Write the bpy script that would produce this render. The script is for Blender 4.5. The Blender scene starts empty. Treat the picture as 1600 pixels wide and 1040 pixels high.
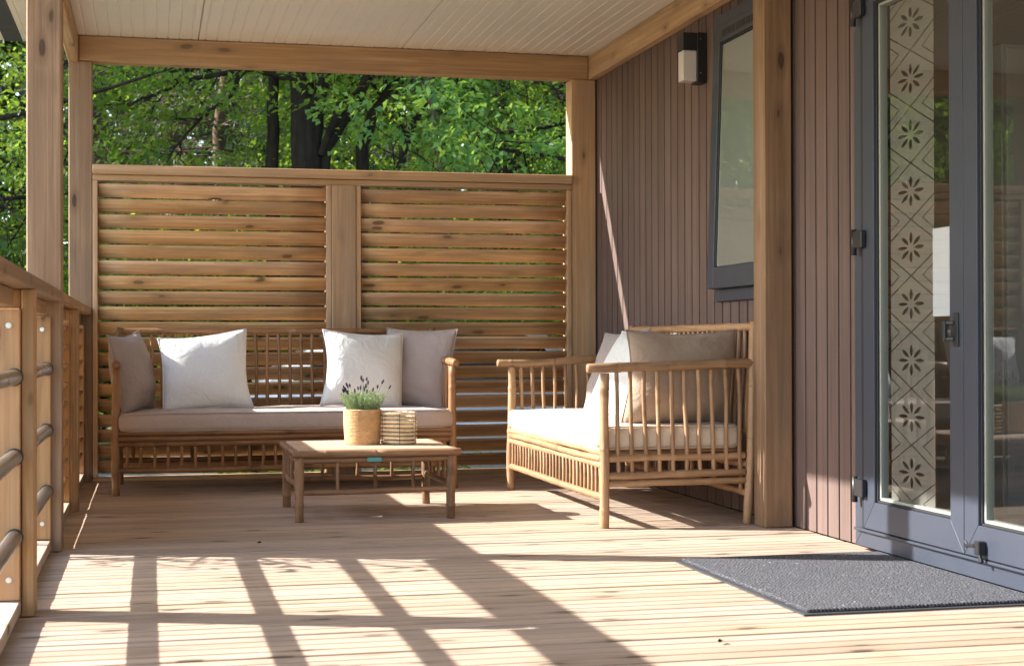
import bpy, bmesh, math, random
import numpy as np
from mathutils import Vector, Matrix, Euler

random.seed(7)
RNG = np.random.default_rng(11)
S = bpy.context.scene
COL = S.collection
R = math.radians

# ------------------------------------------------------------------ camera
cam_d = bpy.data.cameras.new('camera')
cam = bpy.data.objects.new('camera', cam_d)
COL.objects.link(cam)
YAW, PITCH, ROLL = .229995, .00552862, -.00232777
cy, sy = math.cos(YAW), math.sin(YAW)
fwd = Vector((sy * math.cos(PITCH), cy * math.cos(PITCH), math.sin(PITCH)))
rt = Vector((cy, -sy, 0.0))
up = rt.cross(fwd)
c_, s_ = math.cos(ROLL), math.sin(ROLL)
r2 = rt * c_ + up * s_
u2 = up * c_ - rt * s_
mw = Matrix((r2, u2, -fwd)).transposed().to_4x4()
mw.translation = Vector((0, 0, .8))
cam.matrix_world = mw
cam_d.sensor_width = 36
cam_d.lens = 36 * 2414.35 / 1600
cam_d.clip_start = .05
cam_d.clip_end = 400
cam_d.dof.use_dof = True
cam_d.dof.focus_distance = 6.9
cam_d.dof.aperture_fstop = 6.3
S.camera = cam

# ------------------------------------------------------------------ sky, sun, exposure
SUN_DIR = Vector((1, -.357, -.645)).normalized()
SUN_EL = math.asin(-SUN_DIR.z)
SUN_ROT = math.atan2(-SUN_DIR.x, -SUN_DIR.y)
world = bpy.data.worlds.new('World')
S.world = world
world.use_nodes = True
wn = world.node_tree
wn.nodes.clear()
sky = wn.nodes.new('ShaderNodeTexSky')
sky.sky_type = 'NISHITA'
sky.sun_disc = False
sky.sun_elevation = SUN_EL
sky.sun_rotation = SUN_ROT
bgn = wn.nodes.new('ShaderNodeBackground')
bgn.inputs['Strength'].default_value = .15
wo = wn.nodes.new('ShaderNodeOutputWorld')
wn.links.new(sky.outputs[0], bgn.inputs[0])
wn.links.new(bgn.outputs[0], wo.inputs[0])
sun_d = bpy.data.lights.new('sun', 'SUN')
sun_d.energy = 3.8
sun_d.angle = R(.5)
sun_d.color = (1, .965, .91)
sun = bpy.data.objects.new('sun', sun_d)
sun.rotation_euler = SUN_DIR.to_track_quat('-Z', 'Y').to_euler()
sun.location = (-12, 9, 9)
COL.objects.link(sun)
S.view_settings.view_transform = 'Standard'
S.view_settings.look = 'None'
S.view_settings.gamma = 1
S.view_settings.use_curve_mapping = False
S.view_settings.exposure = 2.15
S.cycles.max_bounces = 10
S.cycles.diffuse_bounces = 6
S.cycles.transparent_max_bounces = 24
S.cycles.caustics_reflective = False
S.cycles.caustics_refractive = False
S.cycles.use_denoising = True
S.cycles.sample_clamp_indirect = 8


# ------------------------------------------------------------------ node helpers
def srgb(h):
    h = h.lstrip('#')
    o = []
    for i in (0, 2, 4):
        v = int(h[i:i + 2], 16) / 255
        o.append(v / 12.92 if v <= .04045 else ((v + .055) / 1.055) ** 2.4)
    return (*o, 1)


class NT:
    def __init__(s, name):
        s.m = bpy.data.materials.new(name)
        s.m.use_nodes = True
        s.t = s.m.node_tree
        s.t.nodes.clear()
        s.out = s.n('ShaderNodeOutputMaterial')
        s.b = s.n('ShaderNodeBsdfPrincipled')
        s.l(s.b.outputs[0], s.out.inputs[0])

    def n(s, typ, **kw):
        x = s.t.nodes.new(typ)
        for k, v in kw.items():
            setattr(x, k, v)
        return x

    def l(s, a, b):
        s.t.links.new(a, b)

    def inp(s, sock, v):
        if hasattr(v, 'links') or isinstance(v, bpy.types.NodeSocket):
            s.l(v, sock)
        elif isinstance(v, (tuple, list)) and sock.type == 'RGBA' and len(v) == 3:
            sock.default_value = (*v, 1)
        else:
            sock.default_value = v

    def math(s, op, a, b=None, c=None, clamp=False):
        x = s.n('ShaderNodeMath', operation=op, use_clamp=clamp)
        s.inp(x.inputs[0], a)
        if b is not None:
            s.inp(x.inputs[1], b)
        if c is not None:
            s.inp(x.inputs[2], c)
        return x.outputs[0]

    def mix(s, f, a, b, blend='MIX'):
        x = s.n('ShaderNodeMix', data_type='RGBA', blend_type=blend)
        s.inp(x.inputs[0], f)
        s.inp(x.inputs[6], a)
        s.inp(x.inputs[7], b)
        return x.outputs[2]

    def ramp(s, f, p0, p1, v0=0., v1=1.):
        x = s.n('ShaderNodeMapRange')
        s.inp(x.inputs[0], f)
        x.inputs[1].default_value, x.inputs[2].default_value = p0, p1
        x.inputs[3].default_value, x.inputs[4].default_value = v0, v1
        return x.outputs[0]

    def coords(s, kind='Object', rnd=True, scale=(1, 1, 1)):
        tc = s.n('ShaderNodeTexCoord')
        v = tc.outputs[kind]
        s.rand = s.n('ShaderNodeObjectInfo').outputs['Random']
        if rnd:
            a = s.n('ShaderNodeVectorMath', operation='ADD')
            s.l(v, a.inputs[0])
            sc = s.n('ShaderNodeVectorMath', operation='SCALE')
            cb = s.n('ShaderNodeCombineXYZ')
            s.l(s.math('MULTIPLY', s.rand, 53.), cb.inputs[0])
            s.l(s.math('MULTIPLY', s.rand, 91.), cb.inputs[1])
            s.l(s.math('MULTIPLY', s.rand, 37.), cb.inputs[2])
            s.l(cb.outputs[0], a.inputs[1])
            v = a.outputs[0]
        s.v = v
        return v

    def scaled(s, sc, v=None):
        m = s.n('ShaderNodeMapping')
        s.l(v or s.v, m.inputs[0])
        m.inputs['Scale'].default_value = sc
        return m.outputs[0]

    def noise(s, sc, scale=1., detail=4., rough=.55, v=None, dist=0.):
        x = s.n('ShaderNodeTexNoise')
        s.l(s.scaled(sc, v), x.inputs['Vector'])
        x.inputs['Scale'].default_value = scale
        x.inputs['Detail'].default_value = detail
        x.inputs['Roughness'].default_value = rough
        x.inputs['Distortion'].default_value = dist
        return x.outputs[0]

    def bump(s, h, strength, dist=.01, prev=None):
        x = s.n('ShaderNodeBump')
        x.inputs['Strength'].default_value = strength
        x.inputs['Distance'].default_value = dist
        s.l(h, x.inputs['Height'])
        if prev:
            s.l(prev, x.inputs['Normal'])
        s.l(x.outputs[0], s.b.inputs['Normal'])
        return x.outputs[0]

    def set(s, **kw):
        for k, v in kw.items():
            s.inp(s.b.inputs[k.replace('_', ' ')], v)


def wood(name, base, dark, grey=None, grey_amt=.0, rough=.7, knots=True, tint=.22, fine=70., streak=.75):
    t = NT(name)
    t.coords()
    g1 = t.noise((.9, 13, 13), 1, 6, .62, dist=.6)
    g2 = t.noise((1.6, fine, fine), 1, 3, .6)
    col = t.mix(t.ramp(g1, .36, .68), base, dark)
    g3 = t.noise((.55, 30, 30), 1, 5, .7, dist=1.0)
    col = t.mix(t.ramp(g3, .46, .62, 0, streak), col, tuple(x * .8 for x in dark[:3]) + (1,))
    col = t.mix(t.ramp(g2, .42, .66, 0, .2 + streak * .45), col, dark)
    h = t.math('ADD', t.math('MULTIPLY', g1, .5), g2)
    if knots:
        # knots: sparse dark eyes with a reddish halo, grain bent round them
        vo = t.n('ShaderNodeTexVoronoi')
        dn = t.n('ShaderNodeTexNoise')
        t.l(t.scaled((6, 22, 22)), dn.inputs['Vector'])
        dn.inputs['Scale'].default_value = 1
        dm = t.n('ShaderNodeVectorMath', operation='MULTIPLY_ADD')
        t.l(dn.outputs['Color'], dm.inputs[0])
        dm.inputs[1].default_value = (.16, .16, .16)
        t.l(t.scaled((3.7, 10, 10)), dm.inputs[2])
        t.l(dm.outputs[0], vo.inputs['Vector'])
        vo.inputs['Scale'].default_value = 1.0
        d = vo.outputs['Distance']
        sel = t.n('ShaderNodeSeparateColor')
        t.l(vo.outputs['Color'], sel.inputs[0])
        pick = t.math('GREATER_THAN', sel.outputs[0], .22)
        halo = t.math('MULTIPLY', t.ramp(d, .36, .10), pick, clamp=True)
        eye = t.math('MULTIPLY', t.ramp(d, .15, .11), pick, clamp=True)
        col = t.mix(t.math('MULTIPLY', halo, .6), col, tuple(x * .55 for x in dark[:3]) + (1,))
        col = t.mix(t.math('MULTIPLY', eye, .9), col, tuple(x * .28 for x in dark[:3]) + (1,))
    if grey:
        w = t.noise((.9, 6, 6), 1, 6, .72)
        col = t.mix(t.ramp(w, .48, .62, 0, grey_amt), col, grey)
    hs = t.n('ShaderNodeHueSaturation')
    t.l(t.ramp(t.rand, 0, 1, 1 - tint, 1 + tint * .7), hs.inputs['Value'])
    rr = t.math('FRACT', t.math('MULTIPLY', t.rand, 7.31))
    t.l(t.ramp(rr, 0, 1, .92, 1.08), hs.inputs['Saturation'])
    t.l(t.ramp(rr, 0, 1, .4975, .5015), hs.inputs['Hue'])
    t.l(col, hs.inputs['Color'])
    t.set(Base_Color=hs.outputs[0], Roughness=t.ramp(g2, .3, .8, rough - .08, rough + .1))
    t.b.inputs['Specular IOR Level'].default_value = .35
    t.bump(h, .35, .004)
    return t.m


def plain(name, col, rough=.5, metal=0., spec=.5, var=.06, bump=0., bscale=200., tint=0.):
    t = NT(name)
    t.coords()
    n = t.noise((6, 6, 6), 1, 5, .6)
    lo = tuple(c * (1 - var * 2) for c in col[:3]) + (1,)
    hi = tuple(min(1, c * (1 + var)) for c in col[:3]) + (1,)
    c = t.mix(n, lo, hi)
    if tint:
        hs = t.n('ShaderNodeHueSaturation')
        t.l(t.ramp(t.rand, 0, 1, 1 - tint, 1 + tint), hs.inputs['Value'])
        t.l(c, hs.inputs['Color'])
        c = hs.outputs[0]
    t.set(Base_Color=c, Roughness=t.ramp(n, .2, .8, max(0, rough - .06), min(1, rough + .06)), Metallic=metal)
    t.b.inputs['Specular IOR Level'].default_value = spec
    if bump:
        t.bump(t.noise((bscale,) * 3, 1, 2, .5), bump, .002)
    return t.m


M = {}
M['timber'] = wood('timber', (.66, .435, .255, 1), (.46, .275, .14, 1), (.38, .27, .18, 1), .5, .72)
M['post'] = wood('dimmed_weathered_timber', (.38, .235, .132, 1), (.25, .145, .074, 1), (.20, .135, .086, 1), .55, .75)  # grey is weathering; base darkened to offset too much light on the posts
M['slat'] = wood('slat_wood', (.78, .50, .275, 1), (.48, .28, .135, 1), (.28, .19, .12, 1), .5, .68)
M['deck'] = wood('deck_wood', (.52, .405, .315, 1), (.36, .258, .180, 1), (.42, .33, .25, 1), .4, .75, tint=.13, streak=.38)
M['end_board'] = wood('end_board_wood', (.55, .30, .125, 1), (.42, .215, .082, 1), (.34, .20, .10, 1), .4, .7)
M['rail'] = wood('railing_wood', (.45, .27, .135, 1), (.31, .175, .082, 1), (.25, .175, .11, 1), .5, .74)


def siding_mat():
    t = NT('siding_composite')
    t.coords()
    g = t.noise((1.2, 60, 60), 1, 4, .6)
    w = t.noise((1.5, 2, 2), 1, 4, .6)
    col = t.mix(t.ramp(g, .3, .7), (.152, .103, .089, 1), (.104, .069, .058, 1))
    col = t.mix(t.ramp(w, .4, .75, 0, .3), col, (.185, .134, .118, 1))
    hs = t.n('ShaderNodeHueSaturation')
    t.l(t.ramp(t.rand, 0, 1, .88, 1.1), hs.inputs['Value'])
    t.l(col, hs.inputs['Color'])
    t.set(Base_Color=hs.outputs[0], Roughness=.78)
    t.b.inputs['Specular IOR Level'].default_value = .25
    t.bump(g, .25, .003)
    return t.m


M['siding'] = siding_mat()


def cane_mat(name, a, b, dark):
    t = NT(name)
    t.coords()
    g = t.noise((5, 60, 60), 1, 4, .6)
    w = t.noise((3.5, 6, 6), 1, 4, .65)
    nd = t.noise((9, 1.5, 1.5), 1, 2, .5)
    col = t.mix(t.ramp(w, .3, .7), a, b)
    col = t.mix(t.ramp(g, .46, .7, 0, .6), col, dark)
    col = t.mix(t.ramp(nd, .62, .72, 0, .6), col, dark)
    hs = t.n('ShaderNodeHueSaturation')
    t.l(t.ramp(t.rand, 0, 1, .78, 1.16), hs.inputs['Value'])
    t.l(col, hs.inputs['Color'])
    t.set(Base_Color=hs.outputs[0], Roughness=t.ramp(w, .3, .7, .38, .6))
    t.b.inputs['Specular IOR Level'].default_value = .4
    t.bump(t.math('ADD', g, w), .3, .003)
    return t.m


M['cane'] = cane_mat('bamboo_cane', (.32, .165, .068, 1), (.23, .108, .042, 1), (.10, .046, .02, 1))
M['cane_sunlit'] = cane_mat('sunlit_bamboo_cane', (.42, .255, .140, 1), (.31, .172, .082, 1), (.14, .072, .034, 1))  # paler copy of the cane, with the sunlight on the wall sofa in its colour
M['table_top'] = wood('sunlit_table_top', (.64, .49, .36, 1), (.47, .33, .225, 1), (.50, .39, .29, 1), .4, .6, False)  # lighter than the legs: sunlight on the top is put into the colour
M['table_wood'] = cane_mat('table_bamboo', (.31, .175, .092, 1), (.23, .122, .062, 1), (.11, .055, .028, 1))


def fabric(name, col, weave=900., var=.10, sheen=.15):
    t = NT(name)
    t.coords()
    a = t.noise((weave, weave * .25, weave * .25), 1, 1, .5)
    b = t.noise((weave * .25, weave, weave * .25), 1, 1, .5)
    w = t.noise((7, 7, 7), 1, 4, .6)
    h = t.math('ADD', a, b)
    lo = tuple(c * (1 - var * 2.2) for c in col[:3]) + (1,)
    c = t.mix(t.ramp(h, .75, 1.3), col, lo)
    c = t.mix(t.ramp(w, .35, .75, 0, .5), c, lo)
    t.set(Base_Color=c, Roughness=.92)
    t.b.inputs['Specular IOR Level'].default_value = .15
    t.b.inputs['Sheen Weight'].default_value = sheen
    n1 = t.bump(t.noise((9, 9, 9), 1, 4, .6, dist=1.4), .5, .02)
    t.bump(h, .22, .0015, n1)
    return t.m


M['taupe'] = fabric('taupe_fabric', (.40, .325, .295, 1))
M['cream'] = fabric('cream_fabric', (.83, .835, .81, 1))
M['seat_taupe'] = fabric('seat_taupe_fabric', (.52, .42, .365, 1))
M['seat_cream'] = fabric('seat_cream_fabric', (.62, .51, .40, 1))
M['tan'] = fabric('tan_fabric', (.38, .285, .21, 1))
M['grey_pillow'] = fabric('grey_fabric', (.40, .35, .33, 1))

M['anthracite'] = plain('anthracite_aluminium', srgb('#363b47'), .42, 0, .5, .05, .12, 500)
M['anthracite_dark'] = plain('dark_gasket', (.012, .012, .014, 1), .6)
M['black_metal'] = plain('black_metal', (.014, .014, .016, 1), .42, 0, .5)
M['gutter'] = plain('gutter_metal', (.045, .043, .045, 1), .5)
M['steel'] = plain('brushed_steel', (.42, .40, .38, 1), .30, 1.0, .5, .08)
M['bolt'] = plain('zinc_bolt', (.62, .62, .60, 1), .3, 1.0)
M['diffuser'] = plain('opal_diffuser', (.60, .56, .54, 1), .35)
M['paper'] = plain('white_paper', (.62, .63, .69, 1), .8, 0, .2, .02)
M['ceiling'] = plain('ceiling_panel_white', (.74, .69, .61, 1), .45, 0, .4, .04)
M['ceiling_gap'] = plain('panel_joint', (.08, .07, .06, 1), .8)
M['tag'] = plain('teal_tag', (.10, .36, .36, 1), .5)
M['wire'] = plain('dark_wire', (.02, .018, .016, 1), .5)
M['soil'] = plain('soil', (.03, .02, .014, 1), .95, 0, .2, .3, .8, 120)
M['blind'] = plain('roller_blind', (.42, .43, .42, 1), .85)
M['wall_inside'] = plain('interior_wall', (.46, .39, .31, 1), .85)
M['white_lacquer'] = plain('white_lacquer', (.50, .46, .41, 1), .35)
M['grout'] = plain('wall_backing', (.018, .013, .012, 1), .9)
M['bead'] = plain('glazing_bead', (.27, .285, .25, 1), .45)


def mat_mat():
    t = NT('doormat_pile')
    t.coords('Object', False)
    vo = t.n('ShaderNodeTexVoronoi')
    t.l(t.scaled((1, 1, 1)), vo.inputs['Vector'])
    vo.inputs['Scale'].default_value = 105
    w = t.n('ShaderNodeTexWave', wave_type='BANDS', bands_direction='Y')
    t.l(t.scaled((1, 1, 1)), w.inputs['Vector'])
    w.inputs['Scale'].default_value = 26
    w.inputs['Distortion'].default_value = 1.6
    w.inputs['Detail'].default_value = 3
    w.inputs['Detail Scale'].default_value = 14
    n = t.noise((3, 3, 3), 1, 5, .65)
    sp = t.noise((170, 170, 170), 1, 1, .5)
    dirt = t.noise((38, 38, 38), 1, 2, .5)
    col = t.mix(w.outputs['Fac'], (.050, .052, .062, 1), (.135, .138, .155, 1))
    col = t.mix(t.ramp(n, .4, .7, 0, .35), col, (.13, .126, .130, 1))
    col = t.mix(t.ramp(sp, .60, .72, 0, .85), col, (.30, .30, .33, 1))
    col = t.mix(t.ramp(dirt, .71, .76, 0, .9), col, (.50, .46, .38, 1))
    t.set(Base_Color=col, Roughness=.95)
    t.b.inputs['Specular IOR Level'].default_value = .15
    t.bump(t.math('ADD', w.outputs['Fac'], t.math('MULTIPLY', vo.outputs['Distance'], 1.2)), .9, .006)
    return t.m


M['doormat'] = mat_mat()
M['rubber'] = plain('rubber_edge', (.035, .035, .04, 1), .8)


def rope_mat():
    t = NT('jute_rope')
    t.coords('Object', False)
    n = t.noise((90, 90, 260), 1, 3, .6)
    w = t.noise((20, 20, 30), 1, 3, .6)
    c = t.mix(t.ramp(n, .3, .7), (.62, .39, .19, 1), (.40, .22, .09, 1))
    c = t.mix(t.ramp(w, .4, .7, 0, .4), c, (.70, .50, .29, 1))
    t.set(Base_Color=c, Roughness=.9)
    t.bump(n, .7, .004)
    return t.m


M['rope'] = rope_mat()
M['hoop'] = cane_mat('pale_cane_hoop', (.76, .64, .45, 1), (.66, .52, .34, 1), (.40, .28, .16, 1))


def leaf_mat(name, a, b, c, trans=.5, gloss=.45):
    t = NT(name)
    geo = t.n('ShaderNodeNewGeometry')
    rnd = geo.outputs['Random Per Island']
    tc = t.n('ShaderNodeTexCoord')
    n = t.n('ShaderNodeTexNoise')
    t.l(tc.outputs['Object'], n.inputs['Vector'])
    n.inputs['Scale'].default_value = 1.1
    n.inputs['Detail'].default_value = 3
    col = t.mix(rnd, a, b)
    col = t.mix(t.ramp(n.outputs[0], .42, .66, 0, .8), col, c)
    t.set(Base_Color=col, Roughness=gloss)
    t.b.inputs['Specular IOR Level'].default_value = .35
    tr = t.n('ShaderNodeBsdfTranslucent')
    t.l(t.mix(.6, col, (.36, .52, .04, 1)), tr.inputs[0])
    ms = t.n('ShaderNodeMixShader')
    ms.inputs[0].default_value = trans
    t.l(t.b.outputs[0], ms.inputs[1])
    t.l(tr.outputs[0], ms.inputs[2])
    t.l(ms.outputs[0], t.out.inputs[0])
    return t.m


M['leaf'] = leaf_mat('beech_leaf', (.105, .205, .032, 1), (.060, .135, .024, 1), (.150, .230, .030, 1), .55)
M['leaf_cool'] = leaf_mat('maple_leaf', (.10, .235, .060, 1), (.055, .150, .042, 1), (.15, .27, .055, 1), .5, .30)
M['leaf_far'] = leaf_mat('shade_darkened_leaf', (.060, .110, .022, 1), (.040, .080, .018, 1), (.085, .125, .022, 1), .45)  # darker leaf copy; shade of the deeper wood is put into the colour
M['leaf_yellow'] = leaf_mat('shrub_leaf', (.13, .17, .018, 1), (.085, .135, .016, 1), (.16, .19, .022, 1), .5)
M['leaf_dark'] = leaf_mat('pine_needle', (.040, .056, .030, 1), (.055, .066, .042, 1), (.085, .090, .065, 1), .15, .6)
M['grass'] = leaf_mat('grass_blade', (.09, .14, .025, 1), (.07, .12, .02, 1), (.12, .15, .03, 1), .4, .6)


def bark(name, a, b):
    t = NT(name)
    t.coords('Object', False)
    n = t.noise((14, 14, 3), 1, 6, .65)
    m = t.noise((3, 3, 2), 1, 3, .5)
    c = t.mix(t.ramp(n, .35, .65), a, b)
    c = t.mix(t.ramp(m, .5, .7, 0, .35), c, tuple(x * .8 + .01 for x in b[:3]) + (1,))
    t.set(Base_Color=c, Roughness=.95)
    t.b.inputs['Specular IOR Level'].default_value = .1
    t.bump(n, .8, .03)
    return t.m


M['bark'] = bark('dark_bark', (.017, .013, .010, 1), (.038, .030, .022, 1))
M['bark_pine'] = bark('pine_bark', (.14, .085, .06, 1), (.09, .058, .045, 1))


def ground_mat():
    t = NT('ground_cover')
    t.coords('Object', False)
    n = t.noise((.6, .6, .6), 1, 6, .65)
    f = t.noise((14, 14, 14), 1, 4, .6)
    c = t.mix(t.ramp(n, .35, .65), (.075, .095, .03, 1), (.14, .115, .07, 1))
    c = t.mix(t.ramp(f, .4, .7, 0, .5), c, (.045, .05, .02, 1))
    t.set(Base_Color=c, Roughness=.95)
    t.bump(f, .8, .05)
    return t.m


M['ground'] = ground_mat()


def gravel_mat():
    t = NT('pale_gravel')
    t.coords('Object', False)
    n = t.noise((22, 22, 22), 1, 4, .6)
    w = t.noise((.8, .8, .8), 1, 4, .6)
    c = t.mix(t.ramp(n, .3, .7), (.42, .40, .37, 1), (.26, .245, .22, 1))
    c = t.mix(t.ramp(w, .45, .7, 0, .5), c, (.30, .27, .22, 1))
    t.set(Base_Color=c, Roughness=.95)
    t.bump(n, .7, .02)
    return t.m


M['gravel'] = gravel_mat()


def glass_mat(name, ior=1.9, tintc=(.90, .93, .91, 1)):
    t = NT(name)
    t.t.nodes.remove(t.b)
    fr = t.n('ShaderNodeFresnel')
    gb = t.n('ShaderNodeNewGeometry').outputs['Backfacing']
    t.l(t.math('ADD', t.math('MULTIPLY', gb, 1 / ior - ior), ior), fr.inputs[0])
    gl = t.n('ShaderNodeBsdfGlossy')
    gl.inputs['Roughness'].default_value = .004
    tr = t.n('ShaderNodeBsdfTransparent')
    tr.inputs[0].default_value = tintc
    ms = t.n('ShaderNodeMixShader')
    t.l(fr.outputs[0], ms.inputs[0])
    t.l(tr.outputs[0], ms.inputs[1])
    t.l(gl.outputs[0], ms.inputs[2])
    t.l(ms.outputs[0], t.out.inputs[0])
    return t.m


M['glass'] = glass_mat('double_glazing')


def frosted_mat():
    t = NT('frosted_window_glass')
    t.set(Base_Color=(.17, .20, .19, 1), Roughness=.5)
    t.b.inputs['Coat Weight'].default_value = 1.0
    t.b.inputs['Coat Roughness'].default_value = .0
    t.b.inputs['Coat IOR'].default_value = 2.2
    return t.m


M['frosted'] = frosted_mat()


def film_mat():
    # etched film: petals and lattice lines left clear; local y = along the door, z = up
    t = NT('etched_glass_film')
    tc = t.n('ShaderNodeTexCoord')
    sp = t.n('ShaderNodeSeparateXYZ')
    t.l(tc.outputs['Object'], sp.inputs[0])
    PER = .203
    u = sp.outputs[1]
    z = sp.outputs[2]
    zz = t.math('ADD', z, 20 * PER)
    v = t.math('SUBTRACT', t.math('FLOORED_MODULO', zz, PER), PER / 2)
    # flower: 8 petals, drawn in a space squeezed in y (as on the door)
    X = t.math('MULTIPLY', u, .56)
    r = t.math('SQRT', t.math('ADD', t.math('MULTIPLY', X, X), t.math('MULTIPLY', v, v)))
    a = t.math('ARCTAN2', v, X)
    k = math.pi / 4
    af = t.math('SUBTRACT', t.math('FLOORED_MODULO', t.math('ADD', a, k / 2 + 8 * k), k), k / 2)
    px = t.math('MULTIPLY', r, t.math('COSINE', af))
    py = t.math('MULTIPLY', r, t.math('SINE', af))
    e = t.math('ADD', t.math('POWER', t.math('ABSOLUTE', t.math('DIVIDE', t.math('SUBTRACT', px, .0345), .0195)), 1.6),
               t.math('POWER', t.math('ABSOLUTE', t.math('DIVIDE', py, .0066)), 1.6))
    petal = t.math('LESS_THAN', e, 1.)
    # lattice: X crossings half-way between flowers
    va = t.math('SUBTRACT', PER / 2, t.math('ABSOLUTE', v))     # 0 at the crossing
    au = t.math('ABSOLUTE', u)
    d1 = t.math('ABSOLUTE', t.math('SUBTRACT', va, t.math('MULTIPLY', au, .46)))
    line1 = t.math('LESS_THAN', d1, .0024)
    d2 = t.math('ABSOLUTE', t.math('SUBTRACT', va, t.math('MULTIPLY', t.math('SUBTRACT', au, .088), .50)))
    line2 = t.math('MULTIPLY', t.math('LESS_THAN', d2, .0018), t.math('GREATER_THAN', au, .086))
    mask = t.math('MAXIMUM', petal, t.math('MAXIMUM', line1, line2))
    t.set(Base_Color=(.30, .275, .245, 1), Roughness=.6)
    tl = t.n('ShaderNodeBsdfTranslucent')
    tl.inputs[0].default_value = (.30, .27, .23, 1)
    clear = t.n('ShaderNodeBsdfTransparent')
    clear.inputs[0].default_value = (.94, .94, .93, 1)
    m0 = t.n('ShaderNodeMixShader')
    m0.inputs[0].default_value = .15
    t.l(t.b.outputs[0], m0.inputs[1])
    t.l(tl.outputs[0], m0.inputs[2])
    m1 = t.n('ShaderNodeMixShader')
    m1.inputs[0].default_value = .38
    t.l(m0.outputs[0], m1.inputs[1])
    t.l(clear.outputs[0], m1.inputs[2])
    m2 = t.n('ShaderNodeMixShader')
    t.l(mask, m2.inputs[0])
    t.l(m1.outputs[0], m2.inputs[1])
    t.l(clear.outputs[0], m2.inputs[2])
    t.l(m2.outputs[0], t.out.inputs[0])
    return t.m


M['film'] = film_mat()


def carpaint():
    t = NT('pale_car_paint')
    t.set(Base_Color=(.58, .59, .60, 1), Roughness=.28)
    t.b.inputs['Coat Weight'].default_value = .8
    t.b.inputs['Coat Roughness'].default_value = .05
    return t.m


M['car'] = carpaint()
M['car_glass'] = plain('car_glass', (.02, .025, .03, 1), .06, 0, .8)
M['tyre'] = plain('tyre_rubber', (.02, .02, .02, 1), .85)
M['lavender_leaf'] = leaf_mat('lavender_leaf', (.20, .27, .16, 1), (.13, .20, .10, 1), (.28, .34, .24, 1), .25, .7)
M['lavender_bloom'] = plain('lavender_bloom', (.055, .035, .06, 1), .9, 0, .2, .3)
M['floor_inside'] = wood('interior_floor', (.36, .26, .18, 1), (.27, .19, .12, 1), None, 0, .5, False)


# ------------------------------------------------------------------ object helpers
def wm(o):
    m = o.matrix_basis.copy()
    if o.parent:
        m = wm(o.parent) @ o.matrix_parent_inverse @ m
    return m


def link(o, parent=None):
    COL.objects.link(o)
    if parent is not None:
        o.parent = parent
        o.matrix_parent_inverse = wm(parent).inverted()
    return o


def thing(name, label, cat, loc=(0, 0, 0), group=None, kind=None):
    o = bpy.data.objects.new(name, None)
    o.empty_display_size = .2
    o.location = loc
    COL.objects.link(o)
    return tag(o, label, cat, group, kind)


def tag(o, label=None, cat=None, group=None, kind=None):
    if label:
        o['label'] = label
    if cat:
        o['category'] = cat
    if group:
        o['group'] = group
    if kind:
        o['kind'] = kind
    return o


def me_obj(name, me, mat=None, parent=None, mx=None):
    o = bpy.data.objects.new(name, me)
    if mat and not me.materials:
        me.materials.append(mat)
    if mx is not None:
        o.matrix_basis = mx
    return link(o, parent)


def finish(bm, name, smooth=False):
    me = bpy.data.meshes.new(name)
    bmesh.ops.recalc_face_normals(bm, faces=bm.faces)
    bm.to_mesh(me)
    bm.free()
    if smooth:
        for p in me.polygons:
            p.use_smooth = True
    return me


_boxes = {}


def box_mesh(l, w, h, bevel, mat):
    key = (round(l, 4), round(w, 4), round(h, 4), bevel, mat.name)
    if key in _boxes:
        return _boxes[key]
    bm = bmesh.new()
    bmesh.ops.create_cube(bm, size=1)
    bmesh.ops.scale(bm, vec=(l, w, h), verts=bm.verts)
    if bevel:
        bmesh.ops.bevel(bm, geom=list(bm.edges), offset=min(bevel, .3 * min(l, w, h)), segments=1, affect='EDGES')
    me = finish(bm, 'bar')
    me.materials.append(mat)
    _boxes[key] = me
    return me


def bar(name, p0, p1, w, h, mat, parent=None, upv=(0, 0, 1), bevel=.003):
    """box from p0 to p1 (local x along it), w across, h along upv"""
    p0, p1 = Vector(p0), Vector(p1)
    x = (p1 - p0)
    L = x.length
    x.normalize()
    z = Vector(upv)
    y = z.cross(x).normalized()
    z = x.cross(y)
    mx = Matrix((x, y, z)).transposed().to_4x4()
    mx.translation = (p0 + p1) / 2
    return me_obj(name, box_mesh(L, w, h, bevel, mat), None, parent, mx)


def bx(name, x0, x1, y0, y1, z0, z1, mat, parent=None, bevel=.003):
    d = (x1 - x0, y1 - y0, z1 - z0)
    k = d.index(max(d))
    c = ((x0 + x1) / 2, (y0 + y1) / 2, (z0 + z1) / 2)
    if k == 0:
        return bar(name, (x0, c[1], c[2]), (x1, c[1], c[2]), d[1], d[2], mat, parent, (0, 0, 1), bevel)
    if k == 1:
        return bar(name, (c[0], y0, c[2]), (c[0], y1, c[2]), d[0], d[2], mat, parent, (0, 0, 1), bevel)
    return bar(name, (c[0], c[1], z0), (c[0], c[1], z1), d[1], d[0], mat, parent, (1, 0, 0), bevel)


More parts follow.
